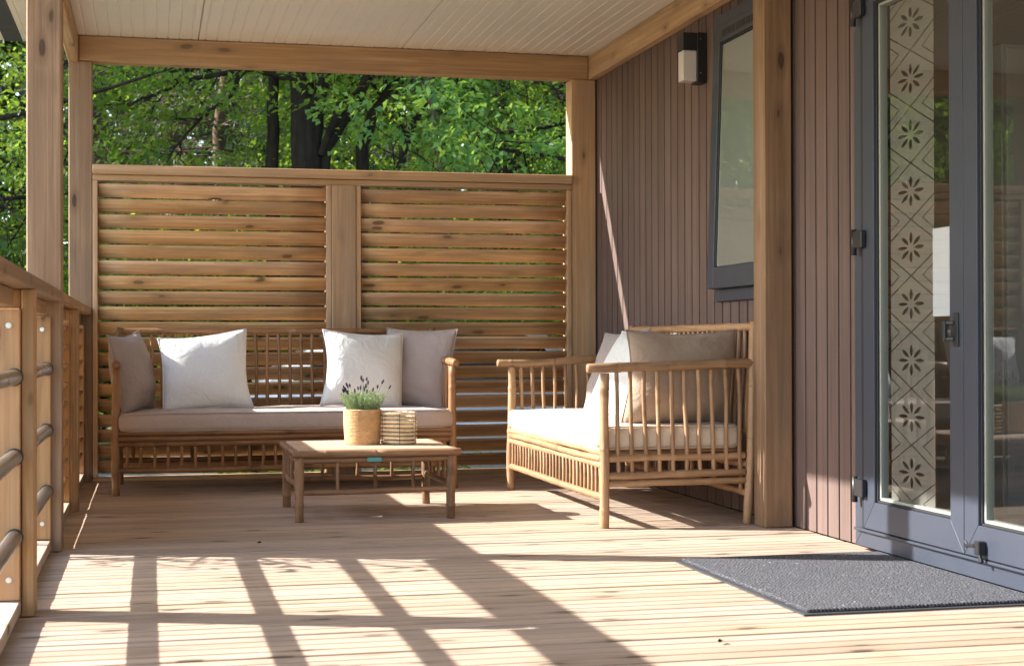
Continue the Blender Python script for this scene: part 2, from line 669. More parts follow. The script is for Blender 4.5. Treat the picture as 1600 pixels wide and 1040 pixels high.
def tube_bm(bm, pts, rads, sides=8, cap=True):
    pts = [Vector(p) for p in pts]
    rings = []
    prev = None
    for i, p in enumerate(pts):
        a = pts[max(i - 1, 0)]
        b = pts[min(i + 1, len(pts) - 1)]
        t = (b - a).normalized()
        if prev is None:
            prev = Vector((0, 0, 1)) if abs(t.z) < .9 else Vector((1, 0, 0))
        u = (prev - t * prev.dot(t)).normalized()
        prev = u
        w = t.cross(u)
        rings.append([bm.verts.new(p + (u * math.cos(2 * math.pi * k / sides) + w * math.sin(2 * math.pi * k / sides)) * rads[i]) for k in range(sides)])
    for r0, r1 in zip(rings, rings[1:]):
        for k in range(sides):
            bm.faces.new((r0[k], r0[(k + 1) % sides], r1[(k + 1) % sides], r1[k]))
    if cap:
        bm.faces.new(rings[0][::-1])
        bm.faces.new(rings[-1])


_poles = {}


def pole_mesh(L, r, mat, var, sides=9, gap=.17, bend=.006, taper=0.):
    key = (round(L, 3), round(r, 4), mat.name, var, taper)
    if key in _poles:
        return _poles[key]
    rn = random.Random(hash(key[:2]) % 1000 + var * 77)
    xs = []
    n = max(2, int(L / .045))
    nodes = []
    x = rn.uniform(.05, gap)
    while x < L - .03:
        nodes.append(x)
        x += gap * rn.uniform(.75, 1.35)
    base = [L * i / n for i in range(n + 1)]
    prof = []
    ph = rn.uniform(0, 6)
    for b in base:
        prof.append((b, r * (1 + .05 * math.sin(b * 21 + ph))))
    for nd in nodes:
        prof.append((nd, r * 1.13))
        prof.append((nd - .008, r * 1.0))
        prof.append((nd + .008, r * 1.02))
    prof.append((.004, r))
    prof.append((L - .004, r))
    prof = sorted(p for p in prof if 0 <= p[0] <= L)
    pts, rr = [], []
    b1, b2 = rn.uniform(-1, 1) * bend, rn.uniform(-1, 1) * bend
    for x, q in prof:
        f = x / L
        q *= (1 - taper * f)
        if x < .001 or x > L - .001:
            q *= .86
        s = math.sin(math.pi * f)
        s2 = math.sin(2 * math.pi * f)
        pts.append((x - L / 2, b1 * s, b2 * s2 * .6))
        rr.append(q)
    bm = bmesh.new()
    tube_bm(bm, pts, rr, sides)
    me = finish(bm, 'pole', True)
    me.materials.append(mat)
    _poles[key] = me
    return me


def pole(name, p0, p1, r, mat, parent=None, var=None, **kw):
    p0, p1 = Vector(p0), Vector(p1)
    x = p1 - p0
    L = x.length
    x.normalize()
    z = Vector((0, 0, 1)) if abs(x.z) < .9 else Vector((0, 1, 0))
    y = z.cross(x).normalized()
    z = x.cross(y)
    mx = Matrix((x, y, z)).transposed().to_4x4()
    mx.translation = (p0 + p1) / 2
    return me_obj(name, pole_mesh(L, r, mat, random.randrange(4) if var is None else var, **kw), None, parent, mx)


def cyl(name, p0, p1, r, mat, parent=None, sides=16, bevel=0):
    bm = bmesh.new()
    p0, p1 = Vector(p0), Vector(p1)
    c = (p0 + p1) / 2
    tube_bm(bm, [p0 - c, p1 - c], [r, r], sides)
    me = finish(bm, name)
    for p in me.polygons:
        p.use_smooth = len(p.vertices) == 4
    return me_obj(name, me, mat, parent, Matrix.Translation(c))


def quads(name, verts, faces, mat, parent=None, smooth=False):
    me = bpy.data.meshes.new(name)
    me.from_pydata([tuple(v) for v in verts], [], faces)
    me.update()
    if smooth:
        for p in me.polygons:
            p.use_smooth = True
    return me_obj(name, me, mat, parent)


# ================================================================== SETTING
G0 = -.5
quads('ground', [(-60, -30, G0), (60, -30, G0), (60, 90, G0), (-60, 90, G0)], [(0, 1, 2, 3)], M['ground'])['kind'] = 'structure'
quads('gravel_path', [(-9, 11.6, G0 + .004), (16, 11.2, G0 + .004), (17, 16.2, G0 + .004), (-9, 15.6, G0 + .004)], [(0, 1, 2, 3)], M['gravel'])['kind'] = 'structure'

quads('bounce_gravel', [(-14, -25, G0 + .004), (-.6, -25, G0 + .004), (-.6, 8.8, G0 + .004), (-14, 8.8, G0 + .004)], [(0, 1, 2, 3)], M['gravel'])['kind'] = 'structure'  # unseen pale ground, added to bounce light up under the roof

# ---- deck
deck = bpy.data.objects.new('deck', None)
COL.objects.link(deck)
deck['kind'] = 'structure'


def plank_mesh(L, pitch, gap, th, var):
    w = pitch - gap
    b = .0018
    g = .0024
    prof = [(-w / 2, -th), (-w / 2, -b), (-w / 2 + b, 0)]
    for c in ((0.0,)):
        prof += [(c - g - .002, 0), (c - g, -.0045), (c + g, -.0045), (c + g + .002, 0)]
    prof += [(w / 2 - b, 0), (w / 2, -b), (w / 2, -th)]
    n = len(prof)
    segs = 12
    rn = random.Random(var)
    vs = []
    wob = [rn.uniform(-.0012, .0012) for _ in range(segs + 1)]
    for i in range(segs + 1):
        x = -L / 2 + L * i / segs
        for (y, z) in prof:
            vs.append((x, y + wob[i], z))
    fs = []
    for i in range(segs):
        for k in range(n):
            a = i * n + k
            b_ = i * n + (k + 1) % n
            fs.append((a, a + n, b_ + n, b_))
    fs.append(tuple(range(n)))
    fs.append(tuple(reversed(range(segs * n, segs * n + n))))
    me = bpy.data.meshes.new('plank')
    me.from_pydata(vs, [], fs)
    me.materials.append(M['deck'])
    return me


PIT = .145
pm = [plank_mesh(3.24, PIT, g, .028, i) for i, g in enumerate((.0095, .0105, .0115, .0100))]
y = 9.33 - PIT / 2
i = 0
while y > -1.6:
    o = bpy.data.objects.new('deck_plank', pm[random.choice((0, 1, 1, 3, 2, 2))])
    i += 1
    o.location = (1.08, y + (.0030 if i % 2 else -.0030) + random.uniform(-.0006, .0006), random.uniform(-.0012, .0006))
    o.rotation_euler = (random.uniform(-.004, .004), 0, random.uniform(-.0007, .0007))
    if random.random() < .5:
        o.rotation_euler.z += math.pi
    link(o, deck)
    y -= PIT
for k in range(6):
    bx('joist', -.5 + k * .62, -.45 + k * .62, -1.5, 9.3, -.15, -.032, M['rail'], deck)
bx('fascia_board', -.565, -.545, -1.6, 9.34, -.17, -.03, M['rail'], deck)
bx('fascia_board', -.545, 2.7, 9.335, 9.355, -.17, -.03, M['rail'], deck)

# ---- house
house = thing('house', 'brown house wall of narrow vertical boards with a tilted grey window and glazed doors', 'house', (2.72, 4, 0))
WX = 2.70
BP = .108
DY0, DY1 = 3.80, 5.50     # door frame
WY0, WY1 = 6.31, 7.10     # window
bmeshes = {}


def board(yc, z0, z1):
    w = BP - .013
    k = (round(z1 - z0, 3))
    bar('siding_board', (WX + .011, yc, z0), (WX + .011, yc, z1), w, .022, M['siding'], house, (1, 0, 0), .0008)


yb = 9.33 - .06
while yb > -1.5:
    lo, hi = yb - BP / 2, yb + BP / 2
    if lo > DY0 - .03 and hi < DY1 + .04:
        board(yb, .002, .0175)
        board(yb, 2.26, 2.56)
    elif hi > WY0 and lo < WY1:
        board(yb, .004, 1.02)
        board(yb, 2.35, 2.56)
    else:
        board(yb, .004, 2.56)
    yb -= BP
# wall core behind the boards, round the openings
for (a, b, c, d) in ((DY1, WY0, 0, 2.56), (WY1, 9.34, 0, 2.56), (WY0, WY1, 0, 1.02), (WY0, WY1, 2.36, 2.56), (-1.5, DY0, 0, 2.56), (DY0, DY1, 2.24, 2.56)):
    bx('wall_core', WX + .024, WX + .13, a, b, c, d, M['grout'], house, 0)
bx('wall_core', WX + .024, 6.6, 9.2, 9.34, -.5, 2.56, M['grout'], house, 0)

# window: fixed frame, sash hinged at the top and opened outwards at the bottom
wf = bx('window', WX - .026, WX + .02, WY1 - .055, WY1, .99, 2.37, M['anthracite'], house)
bx('frame', WX - .026, WX + .02, WY0, WY0 + .055, .99, 2.37, M['anthracite'], wf)
bx('frame', WX - .026, WX + .02, WY0 + .056, WY1 - .056, .99, 1.05, M['anthracite'], wf)
bx('frame', WX - .026, WX + .02, WY0 + .056, WY1 - .056, 2.30, 2.37, M['anthracite'], wf)
bx('roller_blind', WX + .10, WX + .11, WY0 + .02, WY1 - .02, 1.0, 2.36, M['blind'], wf, 0)
hinge = Matrix.Translation((WX - .012, 0, 2.315)) @ Matrix.Rotation(R(1.9), 4, 'Y')
st = .082


def sash(name, y0, y1, z0, z1, d0=-.021, d1=.012, mat=None):
    o = bx(name, d0, d1, y0, y1, z0, z1, mat or M['anthracite'], None)
    o.matrix_basis = hinge @ o.matrix_basis
    o.parent = wf
    o.matrix_parent_inverse = wm(wf).inverted()
    return o


SY0, SY1, SZ0, SZ1 = WY0 + .02, WY1 - .024, -1.265, -.002
sash('sash', SY1 - st, SY1, SZ0, SZ1)
sash('sash', SY0, SY0 + st, SZ0, SZ1)
sash('sash', SY0 + st + .0005, SY1 - st - .0005, SZ0, SZ0 + st + .02)
sash('sash', SY0 + st + .0005, SY1 - st - .0005, SZ1 - st, SZ1)
sash('gasket', SY1 - st - .010, SY1 - st - .0008, SZ0 + st + .021, SZ1 - st - .001, -.014, .01, M['anthracite_dark'])
sash('gasket', SY0 + st + .011, SY1 - st - .011, SZ1 - st - .009, SZ1 - st - .001, -.014, .01, M['anthracite_dark'])
sash('window_glass', SY0 + st + .001, SY1 - st - .011, SZ0 + st + .021, SZ1 - st - .010, -.008, .004, M['frosted'])
for k in range(9):
    sash('vent_slot', SY1 - st - .085 - k * .06, SY1 - st - .035 - k * .06, SZ1 - .062, SZ1 - .028, -.0225, -.019, M['anthracite_dark'])

# glazed doors
AX = WX - .055            # frame face


def mitre(parent, y0, y1, z0, z1, w, xf, xb, mat, wz=None):
    wz = wz or w
    g = .0012
    quad4 = (('stile', [(y0, z0), (y0, z1), (y0 + w, z1 - wz), (y0 + w, z0 + wz)]), ('stile', [(y1, z0), (y1 - w, z0 + wz), (y1 - w, z1 - wz), (y1, z1)]),
             ('rail', [(y0, z0), (y0 + w, z0 + wz), (y1 - w, z0 + wz), (y1, z0)]), ('rail', [(y0, z1), (y1, z1), (y1 - w, z1 - wz), (y0 + w, z1 - wz)]))
    res = []
    for nm, q in quad4:
        cyy = sum(p[0] for p in q) / 4
        czz = sum(p[1] for p in q) / 4
        bm = bmesh.new()
        f = [bm.verts.new((xf - (xf + xb) / 2, (p[0] - cyy), (p[1] - czz))) for p in q]
        b = [bm.verts.new((xb - (xf + xb) / 2, (p[0] - cyy), (p[1] - czz))) for p in q]
        bm.faces.new(f)
        bm.faces.new(b[::-1])
        for k in range(4):
            bm.faces.new((f[k], b[k], b[(k + 1) % 4], f[(k + 1) % 4]))
        bmesh.ops.bevel(bm, geom=list(bm.edges), offset=.0016, segments=1, affect='EDGES')
        me = finish(bm, nm)
        res.append(me_obj(nm, me, mat, parent, Matrix.Translation(((xf + xb) / 2, cyy, czz))))
    return res


door = thing('patio_door', '', '', (AX, 4.65, 0))
for k in ('label', 'category'):
    if k in door:
        del door[k]
door.parent = house
door.matrix_parent_inverse = wm(house).inverted()
mitre(door, DY0, DY1, .018, 2.25, .062, AX, WX + .03, M['anthracite'])
bx('threshold_drip', AX - .018, AX - .0005, DY0 + .02, DY1 - .02, .078, .088, M['anthracite'], door)
LX = AX - .012


def leaf(y0, y1, film):
    lf = []
    w = .088
    lf += mitre(door, y0, y1, .092, 2.17, w, LX, LX + .058, M['anthracite'], wz=.104)
    # recessed glazing bevel and bead
    mitre(door, y0 + w + .0005, y1 - w - .0005, .1965, 2.0655, .007, LX + .010, LX + .05, M['anthracite_dark'])
    mitre(door, y0 + w + .008, y1 - w - .008, .204, 2.058, .011, LX + .018, LX + .05, M['bead'])
    ya, yb_, za, zb = y0 + w + .0195, y1 - w - .0195, .092 + .104 + .0195, 2.17 - .104 - .0195
    me = bpy.data.meshes.new('door_glass')
    h, v = (yb_ - ya) / 2, (zb - za) / 2
    me.from_pydata([(0, -h, -v), (0, -h, v), (0, h, v), (0, h, -v)], [], [(0, 1, 2, 3)])
    return me_obj('door_glass', me, M['glass'], door, Matrix.Translation((LX + .029, (ya + yb_) / 2, (za + zb) / 2)))


leaf(4.664, 5.402, True)
leaf(3.872, 4.660, False)
bx('gasket', AX - .002, AX + .01, 5.4035, 5.4385, .09, 2.17, M['anthracite_dark'], door, 0)
for z in (.243, 1.184, 2.06):
    h = bx('hinge', LX - .022, LX - .0008, 5.375, 5.443, z - .033, z + .033, M['black_metal'], door)
    cyl('hinge_pin', (LX - .012, 5.455, z - .058), (LX - .012, 5.455, z + .040), .011, M['black_metal'], h, 10)
hd = bx('handle', LX - .006, LX - .0008, 4.688, 4.716, .780, .892, M['black_metal'], door)
bar('grip', (LX - .026, 4.738, .798), (LX - .026, 4.738, .868), .018, .014, M['black_metal'], hd, (1, 0, 0))
bar('grip_arm', (LX - .004, 4.712, .860), (LX - .027, 4.740, .860), .013, .014, M['black_metal'], hd)
bar('grip_arm', (LX - .004, 4.712, .806), (LX - .027, 4.740, .806), .013, .014, M['black_metal'], hd)
lk = bx('lock_lever', LX - .030, LX - .0008, 4.520, 4.548, .105, .150, M['black_metal'], door)
bar('lever_arm', (LX - .026, 4.548, .135), (LX - .026, 4.602, .128), .014, .012, M['black_metal'], lk)
bar('lever_arm', (LX - .026, 4.590, .128), (LX - .026, 4.612, .142), .010, .010, M['black_metal'], lk)
bar('lever_tip', (LX - .022, 4.525, .108), (LX - .022, 4.512, .082), .014, .012, M['black_metal'], lk)
# etched film strip on the left leaf
me = bpy.data.meshes.new('film')
me.from_pydata([(0, .155, -1.12), (0, -.17, -1.12), (0, -.17, .80), (0, .155, .80)], [], [(0, 1, 2, 3)])
me_obj('etched_film', me, M['film'], door, Matrix.Translation((LX + .0365, 5.092, 1.338 - .1015)))

# room behind the doors
room = bpy.data.objects.new('room', None)
COL.objects.link(room)
room['kind'] = 'structure'
bx('room_floor', WX + .10, 6.4, 2.2, 9.1, -.02, .03, M['floor_inside'], room, 0)
bx('room_ceiling', WX + .135, 6.4, 2.2, 9.1, 2.45, 2.5, M['white_lacquer'], room, 0)
bx('room_wall', WX + .132, 6.4, 6.02, 6.10, .031, 2.448, M['wall_inside'], room, 0)
bx('room_wall', WX + .132, 6.4, 2.1, 2.2, .031, 2.448, M['wall_inside'], room, 0)
bx('room_wall', 6.4, 6.5, 2.2, 3.6, .031, 2.448, M['wall_inside'], room, 0)
bx('room_wall', 6.4, 6.5, 5.4, 6.02, .031, 2.448, M['wall_inside'], room, 0)
bx('room_wall', 6.4, 6.5, 3.6, 5.4, .031, .95, M['wall_inside'], room, 0)
bx('room_wall', 6.4, 6.5, 3.6, 5.4, 2.1, 2.448, M['wall_inside'], room, 0)
cab = thing('kitchen_cabinet', 'pale tall kitchen cabinet standing inside behind the door glass', 'cabinet', (3.7, 5.7, .03))
bx('carcass', 3.35, 4.25, 5.62, 6.01, .032, 2.0, M['white_lacquer'], cab)
for k in range(2):
    d = bx('cabinet_door', 3.36 + k * .445, 3.36 + k * .445 + .435, 5.60, 5.618, .10, 1.98, M['white_lacquer'], cab)
    bx('handle', 3.75 + k * .09, 3.765 + k * .09, 5.575, 5.599, .9, 1.15, M['steel'], d)

# ---- canopy (terrace roof on posts)
canopy = thing('terrace_canopy', 'timber terrace roof on square posts with ribbed pale ceiling panels', 'roof', (1, 9.2, 0))
T = M['timber']
RY = .6                  # near end of the roof
bx('post', -.455, -.324, 9.2, 9.33, .001, 2.418, M['post'], canopy, .005)
bx('post', 2.534, 2.69, 9.2, 9.33, .001, 2.418, T, canopy, .005)
bx('post', -.459, -.329, 6.145, 6.27, .001, 2.408, M['post'], canopy, .005)
bx('post', 2.558, 2.685, 6.186, 6.312, .001, 2.418, M['post'], canopy, .005)
bx('post', -.459, -.329, 3.29, 3.415, .001, 2.408, M['post'], canopy, .005)
bx('beam', -.398, 2.643, 9.2, 9.328, 2.42, 2.563, T, canopy, .005)
bx('beam', -.458, -.40, RY, 9.33, 2.41, 2.564, T, canopy, .005)
bx('beam', 2.645, 2.699, RY, 9.33, 2.42, 2.564, T, canopy, .005)


def panel_mesh(w, L):
    """ceiling panel, local x along the deck depth, ribs along x"""
    rb = .0662
    prof = [(-w / 2 + .002, .05), (-w / 2 + .002, .004), (-w / 2 + .006, 0)]
    n = int(w / rb)
    x0 = -n * rb / 2 + rb / 2
    for i in range(n):
        c = x0 + i * rb
        prof += [(c - .006, 0), (c - .0022, .0045), (c + .0022, .0045), (c + .006, 0)]
    prof += [(w / 2 - .006, 0), (w / 2 - .002, .004), (w / 2 - .002, .05)]
    k = len(prof)
    vs = [(-L / 2, a, b) for a, b in prof] + [(L / 2, a, b) for a, b in prof]
    fs = [(i, i + k, (i + 1) % k + k, (i + 1) % k) for i in range(k)] + [tuple(range(k)), tuple(reversed(range(k, 2 * k)))]
    me = bpy.data.meshes.new('ceiling_panel')
    me.from_pydata(vs, [], fs)
    me.materials.append(M['ceiling'])
    return me


PW = 1.204
pmsh = panel_mesh(PW, 9.46 - RY)
for xc in (1.48 + PW / 2, .276 + PW / 2, .276 - PW / 2):
    mx = Matrix.Rotation(R(90), 4, 'Z')
    mx.translation = (xc, (9.46 + RY) / 2, 2.566)
    me_obj('ceiling_panel', pmsh, None, canopy, mx)
bx('roof_deck', -.72, 2.69, RY, 9.46, 2.6185, 2.66, M['ceiling_gap'], canopy, 0)
# shorten: rightmost panel ends at the house
gt = bx('gutter', -.83, -.722, RY, 9.46, 2.562, 2.68, M['gutter'], canopy, .006)
bx('gutter', -.72, 2.69, 9.462, 9.50, 2.562, 2.68, M['gutter'], canopy, .006)

# ---- privacy screen
scr = thing('privacy_screen', 'timber privacy screen of two louvred panels across the end of the deck', 'screen', (1.1, 9.25, 0))
SL = M['slat']
bx('cap_rail', -.322, 2.532, 9.165, 9.325, 1.768, 1.822, T, scr, .004)
bx('top_rail', -.322, 2.532, 9.192, 9.30, 1.733, 1.7665, T, scr)
bx('mid_post', 1.052, 1.197, 9.182, 9.31, .002, 1.732, T, scr, .004)
for a, b in ((-.322, -.294), (1.022, 1.0505), (1.1985, 1.227), (2.505, 2.532)):
    bx('stile', a, b, 9.194, 9.30, .024, 1.732, T, scr)
for a, b in ((-.322, 1.0505), (1.1985, 2.532)):
    bx('bottom_board', a, b, 9.17, 9.31, .001, .022, T, scr)


def slat_mesh(L, seed):
    """louvre slat: wide board with eased edges and a slight bow; local x along, y across"""
    rn = random.Random(seed)
    w, th = .092, .019
    e = .006
    bo = .0030
    prof = [(-w / 2, -th / 2 + e), (-w / 2 + .3 * e, -th / 2 + .3 * e), (-w / 2 + e, -th / 2)]
    prof += [(w * q, -th / 2 - bo * (1 - (2 * q) ** 2)) for q in (-.22, 0, .22)]
    prof += [(w / 2 - e, -th / 2), (w / 2 - .3 * e, -th / 2 + .3 * e), (w / 2, -th / 2 + e)]
    prof += [(-a, -b) for a, b in prof]
    n = len(prof)
    seg = 6
    b1, b2 = rn.uniform(-.003, .003), rn.uniform(-.002, .002)
    tw = rn.uniform(-.03, .03)
    vs = []
    for i in range(seg + 1):
        f = i / seg
        x = (f - .5) * L
        dz = b1 * math.sin(math.pi * f)
        dy = b2 * math.sin(2 * math.pi * f)
        a = tw * (f - .5)
        for (yy, zz) in prof:
            vs.append((x, yy * math.cos(a) - zz * math.sin(a) + dy, yy * math.sin(a) + zz * math.cos(a) + dz))
    fs = []
    for i in range(seg):
        for k in range(n):
            fs.append((i * n + k, (i + 1) * n + k, (i + 1) * n + (k + 1) % n, i * n + (k + 1) % n))
    fs += [tuple(range(n)), tuple(reversed(range(seg * n, seg * n + n)))]
    me = bpy.data.meshes.new('slat')
    me.from_pydata(vs, [], fs)
    for p in me.polygons:
        p.use_smooth = len(p.vertices) == 4
    me.materials.append(SL)
    return me


TILT = 50
for (a, b) in ((-.293, 1.021), (1.228, 2.504)):
    vars_ = [slat_mesh(b - a, k) for k in range(5)]
    for k in range(19):
        zc = 1.680 - .0888 * k
        mx = Matrix.Translation(((a + b) / 2, 9.247, zc)) @ Matrix.Rotation(R(-TILT + random.uniform(-2, 2)), 4, 'X')
        if random.random() < .5:
            mx = mx @ Matrix.Rotation(math.pi, 4, 'X')
        me_obj('slat', random.choice(vars_), None, scr, mx)

# ---- railing
rail = thing('deck_railing', 'timber deck railing with steel pipes near and louvred bays beyond', 'railing', (-.4, 5, 0))
RW = M['rail']
for (a, b) in ((-1.5, 3.288), (3.417, 6.143), (6.272, 9.198)):
    bx('handrail', -.445, -.330, a, b, .958, .999, RW, rail, .004)
STUDS = [.44, 1.87, 3.29, 4.72, 6.145, 7.575]
BIG = {3.29, 6.145}
prev_y = -1.5
for s in STUDS:
    if s not in BIG:
        bx('stud', -.46, -.3675, s + .022, s + .12, .052, .957, RW, rail)
        bx('stud_trim', -.3665, -.331, s, s + .125, .001, .957, RW, rail)
    # board that carries the pipe ends, on the near face of the stud
    if s <= 6.2:
        fb = bx('end_board', -.458, -.3685, s - .024, s - .0015 if s in BIG else s + .0205, .052, .90, M['end_board'], rail)
        for z in (.113, .85):
            cyl('bolt', (-.400, s - .031, z), (-.400, s - .0245, z), .0052, M['bolt'], fb, 10)
            cyl('washer', (-.400, s - .027, z), (-.400, s - .0242, z), .0085, M['bolt'], fb, 12)
    bays = prev_y
    bx('under_rail', -.435, -.385, prev_y, s - .026, .905, .9565, RW, rail)
    bx('sill', -.475, -.368, prev_y, s - .001 if s in BIG else s + .12, .012, .050, M['deck'], rail)
    if s <= 6.2:
        for z in (.235, .468, .700):
            p = cyl('pipe', (-.384, prev_y + .002, z), (-.384, s - .0245, z), .0225, M['steel'], rail, 20)
            cyl('pipe_collar', (-.384, s - .030, z), (-.384, s - .0246, z), .0258, M['black_metal'], p, 20)
    prev_y = s + .125
bx('under_rail', -.435, -.385, prev_y, 9.198, .905, .9565, RW, rail)
bx('sill', -.475, -.368, prev_y, 9.198, .012, .050, M['deck'], rail)
bx('end_board', -.458, -.3685, 7.55, 7.574, .052, .90, M['end_board'], rail)
bx('end_board', -.458, -.3685, 9.17, 9.197, .052, .90, M['end_board'], rail)
for (a, b) in ((6.275, 7.548), (7.702, 9.168)):
    sm = [slat_mesh(b - a, 20 + k) for k in range(3)]
    for k in range(9):
        zc = .845 - .0888 * k
        mx = Matrix.Translation((-.412, (a + b) / 2, zc)) @ Matrix.Rotation(R(90), 4, 'Z') @ Matrix.Rotation(R(-48 + random.uniform(-2, 2)), 4, 'X')
        me_obj('slat', random.choice(sm), None, rail, mx)

# ================================================================== FURNITURE
def make_sofa(W, label, mat, fsp=.066):
    """local: x along the seat, front at y=0, back at y=.66"""
    t = thing('bamboo_sofa', label, 'sofa', group='bamboo sofas on the deck')
    D = .655
    r = .021
    for x in (0, W):
        s = 1 if x == 0 else -1
        pole('leg', (x, 0, 0), (x + s * .006, .005, .664), r, mat, t, gap=.2)
        pole('leg', (x + s * .01, D, 0), (x, D + .035, .885), r * .95, mat, t, gap=.2)
        pole('armrest', (x + s * .003, -.075, .684), (x, D + .04, .704), .0205, mat, t, gap=.22, bend=.012)
        pole('side_rail', (x + s * .004, .012, .222), (x + s * .008, D - .01, .228), .0165, mat, t)
        pole('side_rail', (x + s * .004, .012, .188), (x + s * .008, D - .01, .192), .0150, mat, t)
        pole('side_rail', (x + s * .006, .014, .296), (x + s * .010, D - .01, .300), .016, mat, t)
        n = 10
        for k in range(n):
            yy = .062 + k * (D - .10) / (n - 1)
            pole('spindle', (x + s * .004, yy + .004, .236), (x + s * random.uniform(0, .006), yy - .006, .668 + .02 * yy), .0093, mat, t, gap=.15)
    # front
    pole('front_rail', (.012, -.004, .322), (W - .012, -.004, .322), .0135, mat, t, gap=.4)
    pole('front_rail', (.012, -.008, .296), (W - .012, -.008, .297), .0150, mat, t, gap=.4)
    pole('front_rail', (.012, 0, .267), (W - .012, 0, .268), .0165, mat, t, gap=.33)
    pole('front_rail', (.012, 0, .130), (W - .012, 0, .131), .0160, mat, t, gap=.33)
    n = int((W - .10) / fsp)
    for k in range(n + 1):
        xx = .055 + k * (W - .11) / n
        pole('spindle', (xx, 0, .138), (xx + random.uniform(-.004, .004), 0, .262), .0085, mat, t, gap=.12)
    # back
    yb = D + .028
    pole('back_rail', (-.02, yb + .01, .862), (W + .02, yb + .01, .862), .0185, mat, t, gap=.3)
    pole('back_rail', (.01, yb - .012, .40), (W - .01, yb - .012, .40), .016, mat, t, gap=.3)
    pole('back_rail', (.01, D, .262), (W - .01, D, .262), .016, mat, t, gap=.3)
    pole('back_rail', (.01, D, .135), (W - .01, D, .135), .015, mat, t, gap=.3)
    n = int((W - .08) / .066)
    for k in range(n + 1):
        xx = .05 + k * (W - .10) / n
        pole('spindle', (xx, yb - .014, .408), (xx + random.uniform(-.004, .004), yb + .008, .852), .0098, mat, t, gap=.16)
    for k in range(6):
        xx = .08 + k * (W - .16) / 5
        pole('spindle', (xx, D, .142), (xx, D, .256), .0105, mat, t, gap=.12)
    # seat slats across
    for k in range(12):
        xx = .08 + k * (W - .16) / 11
        pole('seat_slat', (xx, .01, .316), (xx, D - .01, .322), .0115, mat, t, gap=.25)
    return t


def seat_cushion(L, D, H, mat, name, label, group=None):
    """soft box, local origin at the bottom centre"""
    bm = bmesh.new()
    nx, ny, nz = 36, 14, 5
    rn = np.random.default_rng(5)
    bmesh.ops.create_cube(bm, size=1)
    bmesh.ops.subdivide_edges(bm, edges=list(bm.edges), cuts=13, use_grid_fill=True)
    for v in bm.verts:
        x, y, z = v.co * 2
        # rounded edges
        ex = (abs(x)) ** 14
        ey = (abs(y)) ** 10
        fx = math.copysign(1, x)
        px, py, pz = x * L / 2, y * D / 2, z * H / 2
        sag = .010 * (1 - x ** 2) * (1 - y ** 2)
        edge = max(abs(x) ** 22, abs(y) ** 14)
        pz *= (1 - .16 * edge)
        side = 1 - abs(z) ** 3
        px += math.copysign(.010 * side * abs(x) ** 20, x)
        py += math.copysign(.010 * side * abs(y) ** 16, y)
        k = abs(z) ** 6
        px *= 1 - .008 * k
        py *= 1 - .022 * k
        if z > 0:
            pz += sag + .003 * math.sin(px * 9) * (1 - edge) + .002 * math.sin(px * 23 + py * 9)
        v.co = (px, py, pz + H / 2)
    me = finish(bm, 'cushion', True)
    o = me_obj(name, me, mat)
    tag(o, label, 'cushion', group)
    # piping round the top and bottom edge
    for zz in (H * .93, H * .07):
        pts = []
        rr = .05
        hx, hy = L / 2 + .001, D / 2 + .001
        for cxn, cyn, a0 in ((hx - rr, hy - rr, 0), (-hx + rr, hy - rr, 90), (-hx + rr, -hy + rr, 180), (hx - rr, -hy + rr, 270)):
            for k in range(5):
                a = R(a0 + k * 22.5)
                pts.append((cxn + rr * math.cos(a) * .96, cyn + rr * math.sin(a) * .96, zz))
        full = []
        for i in range(len(pts)):
            p, q = Vector(pts[i]), Vector(pts[(i + 1) % len(pts)])
            nseg = max(1, int((q - p).length / .1))
            for k in range(nseg):
                full.append(p.lerp(q, k / nseg))
        full.append(full[0].copy())
        bm = bmesh.new()
        tube_bm(bm, full, [.0042] * len(full), 6, False)
        me_obj('piping', finish(bm, 'piping', True), mat, o)
    return o


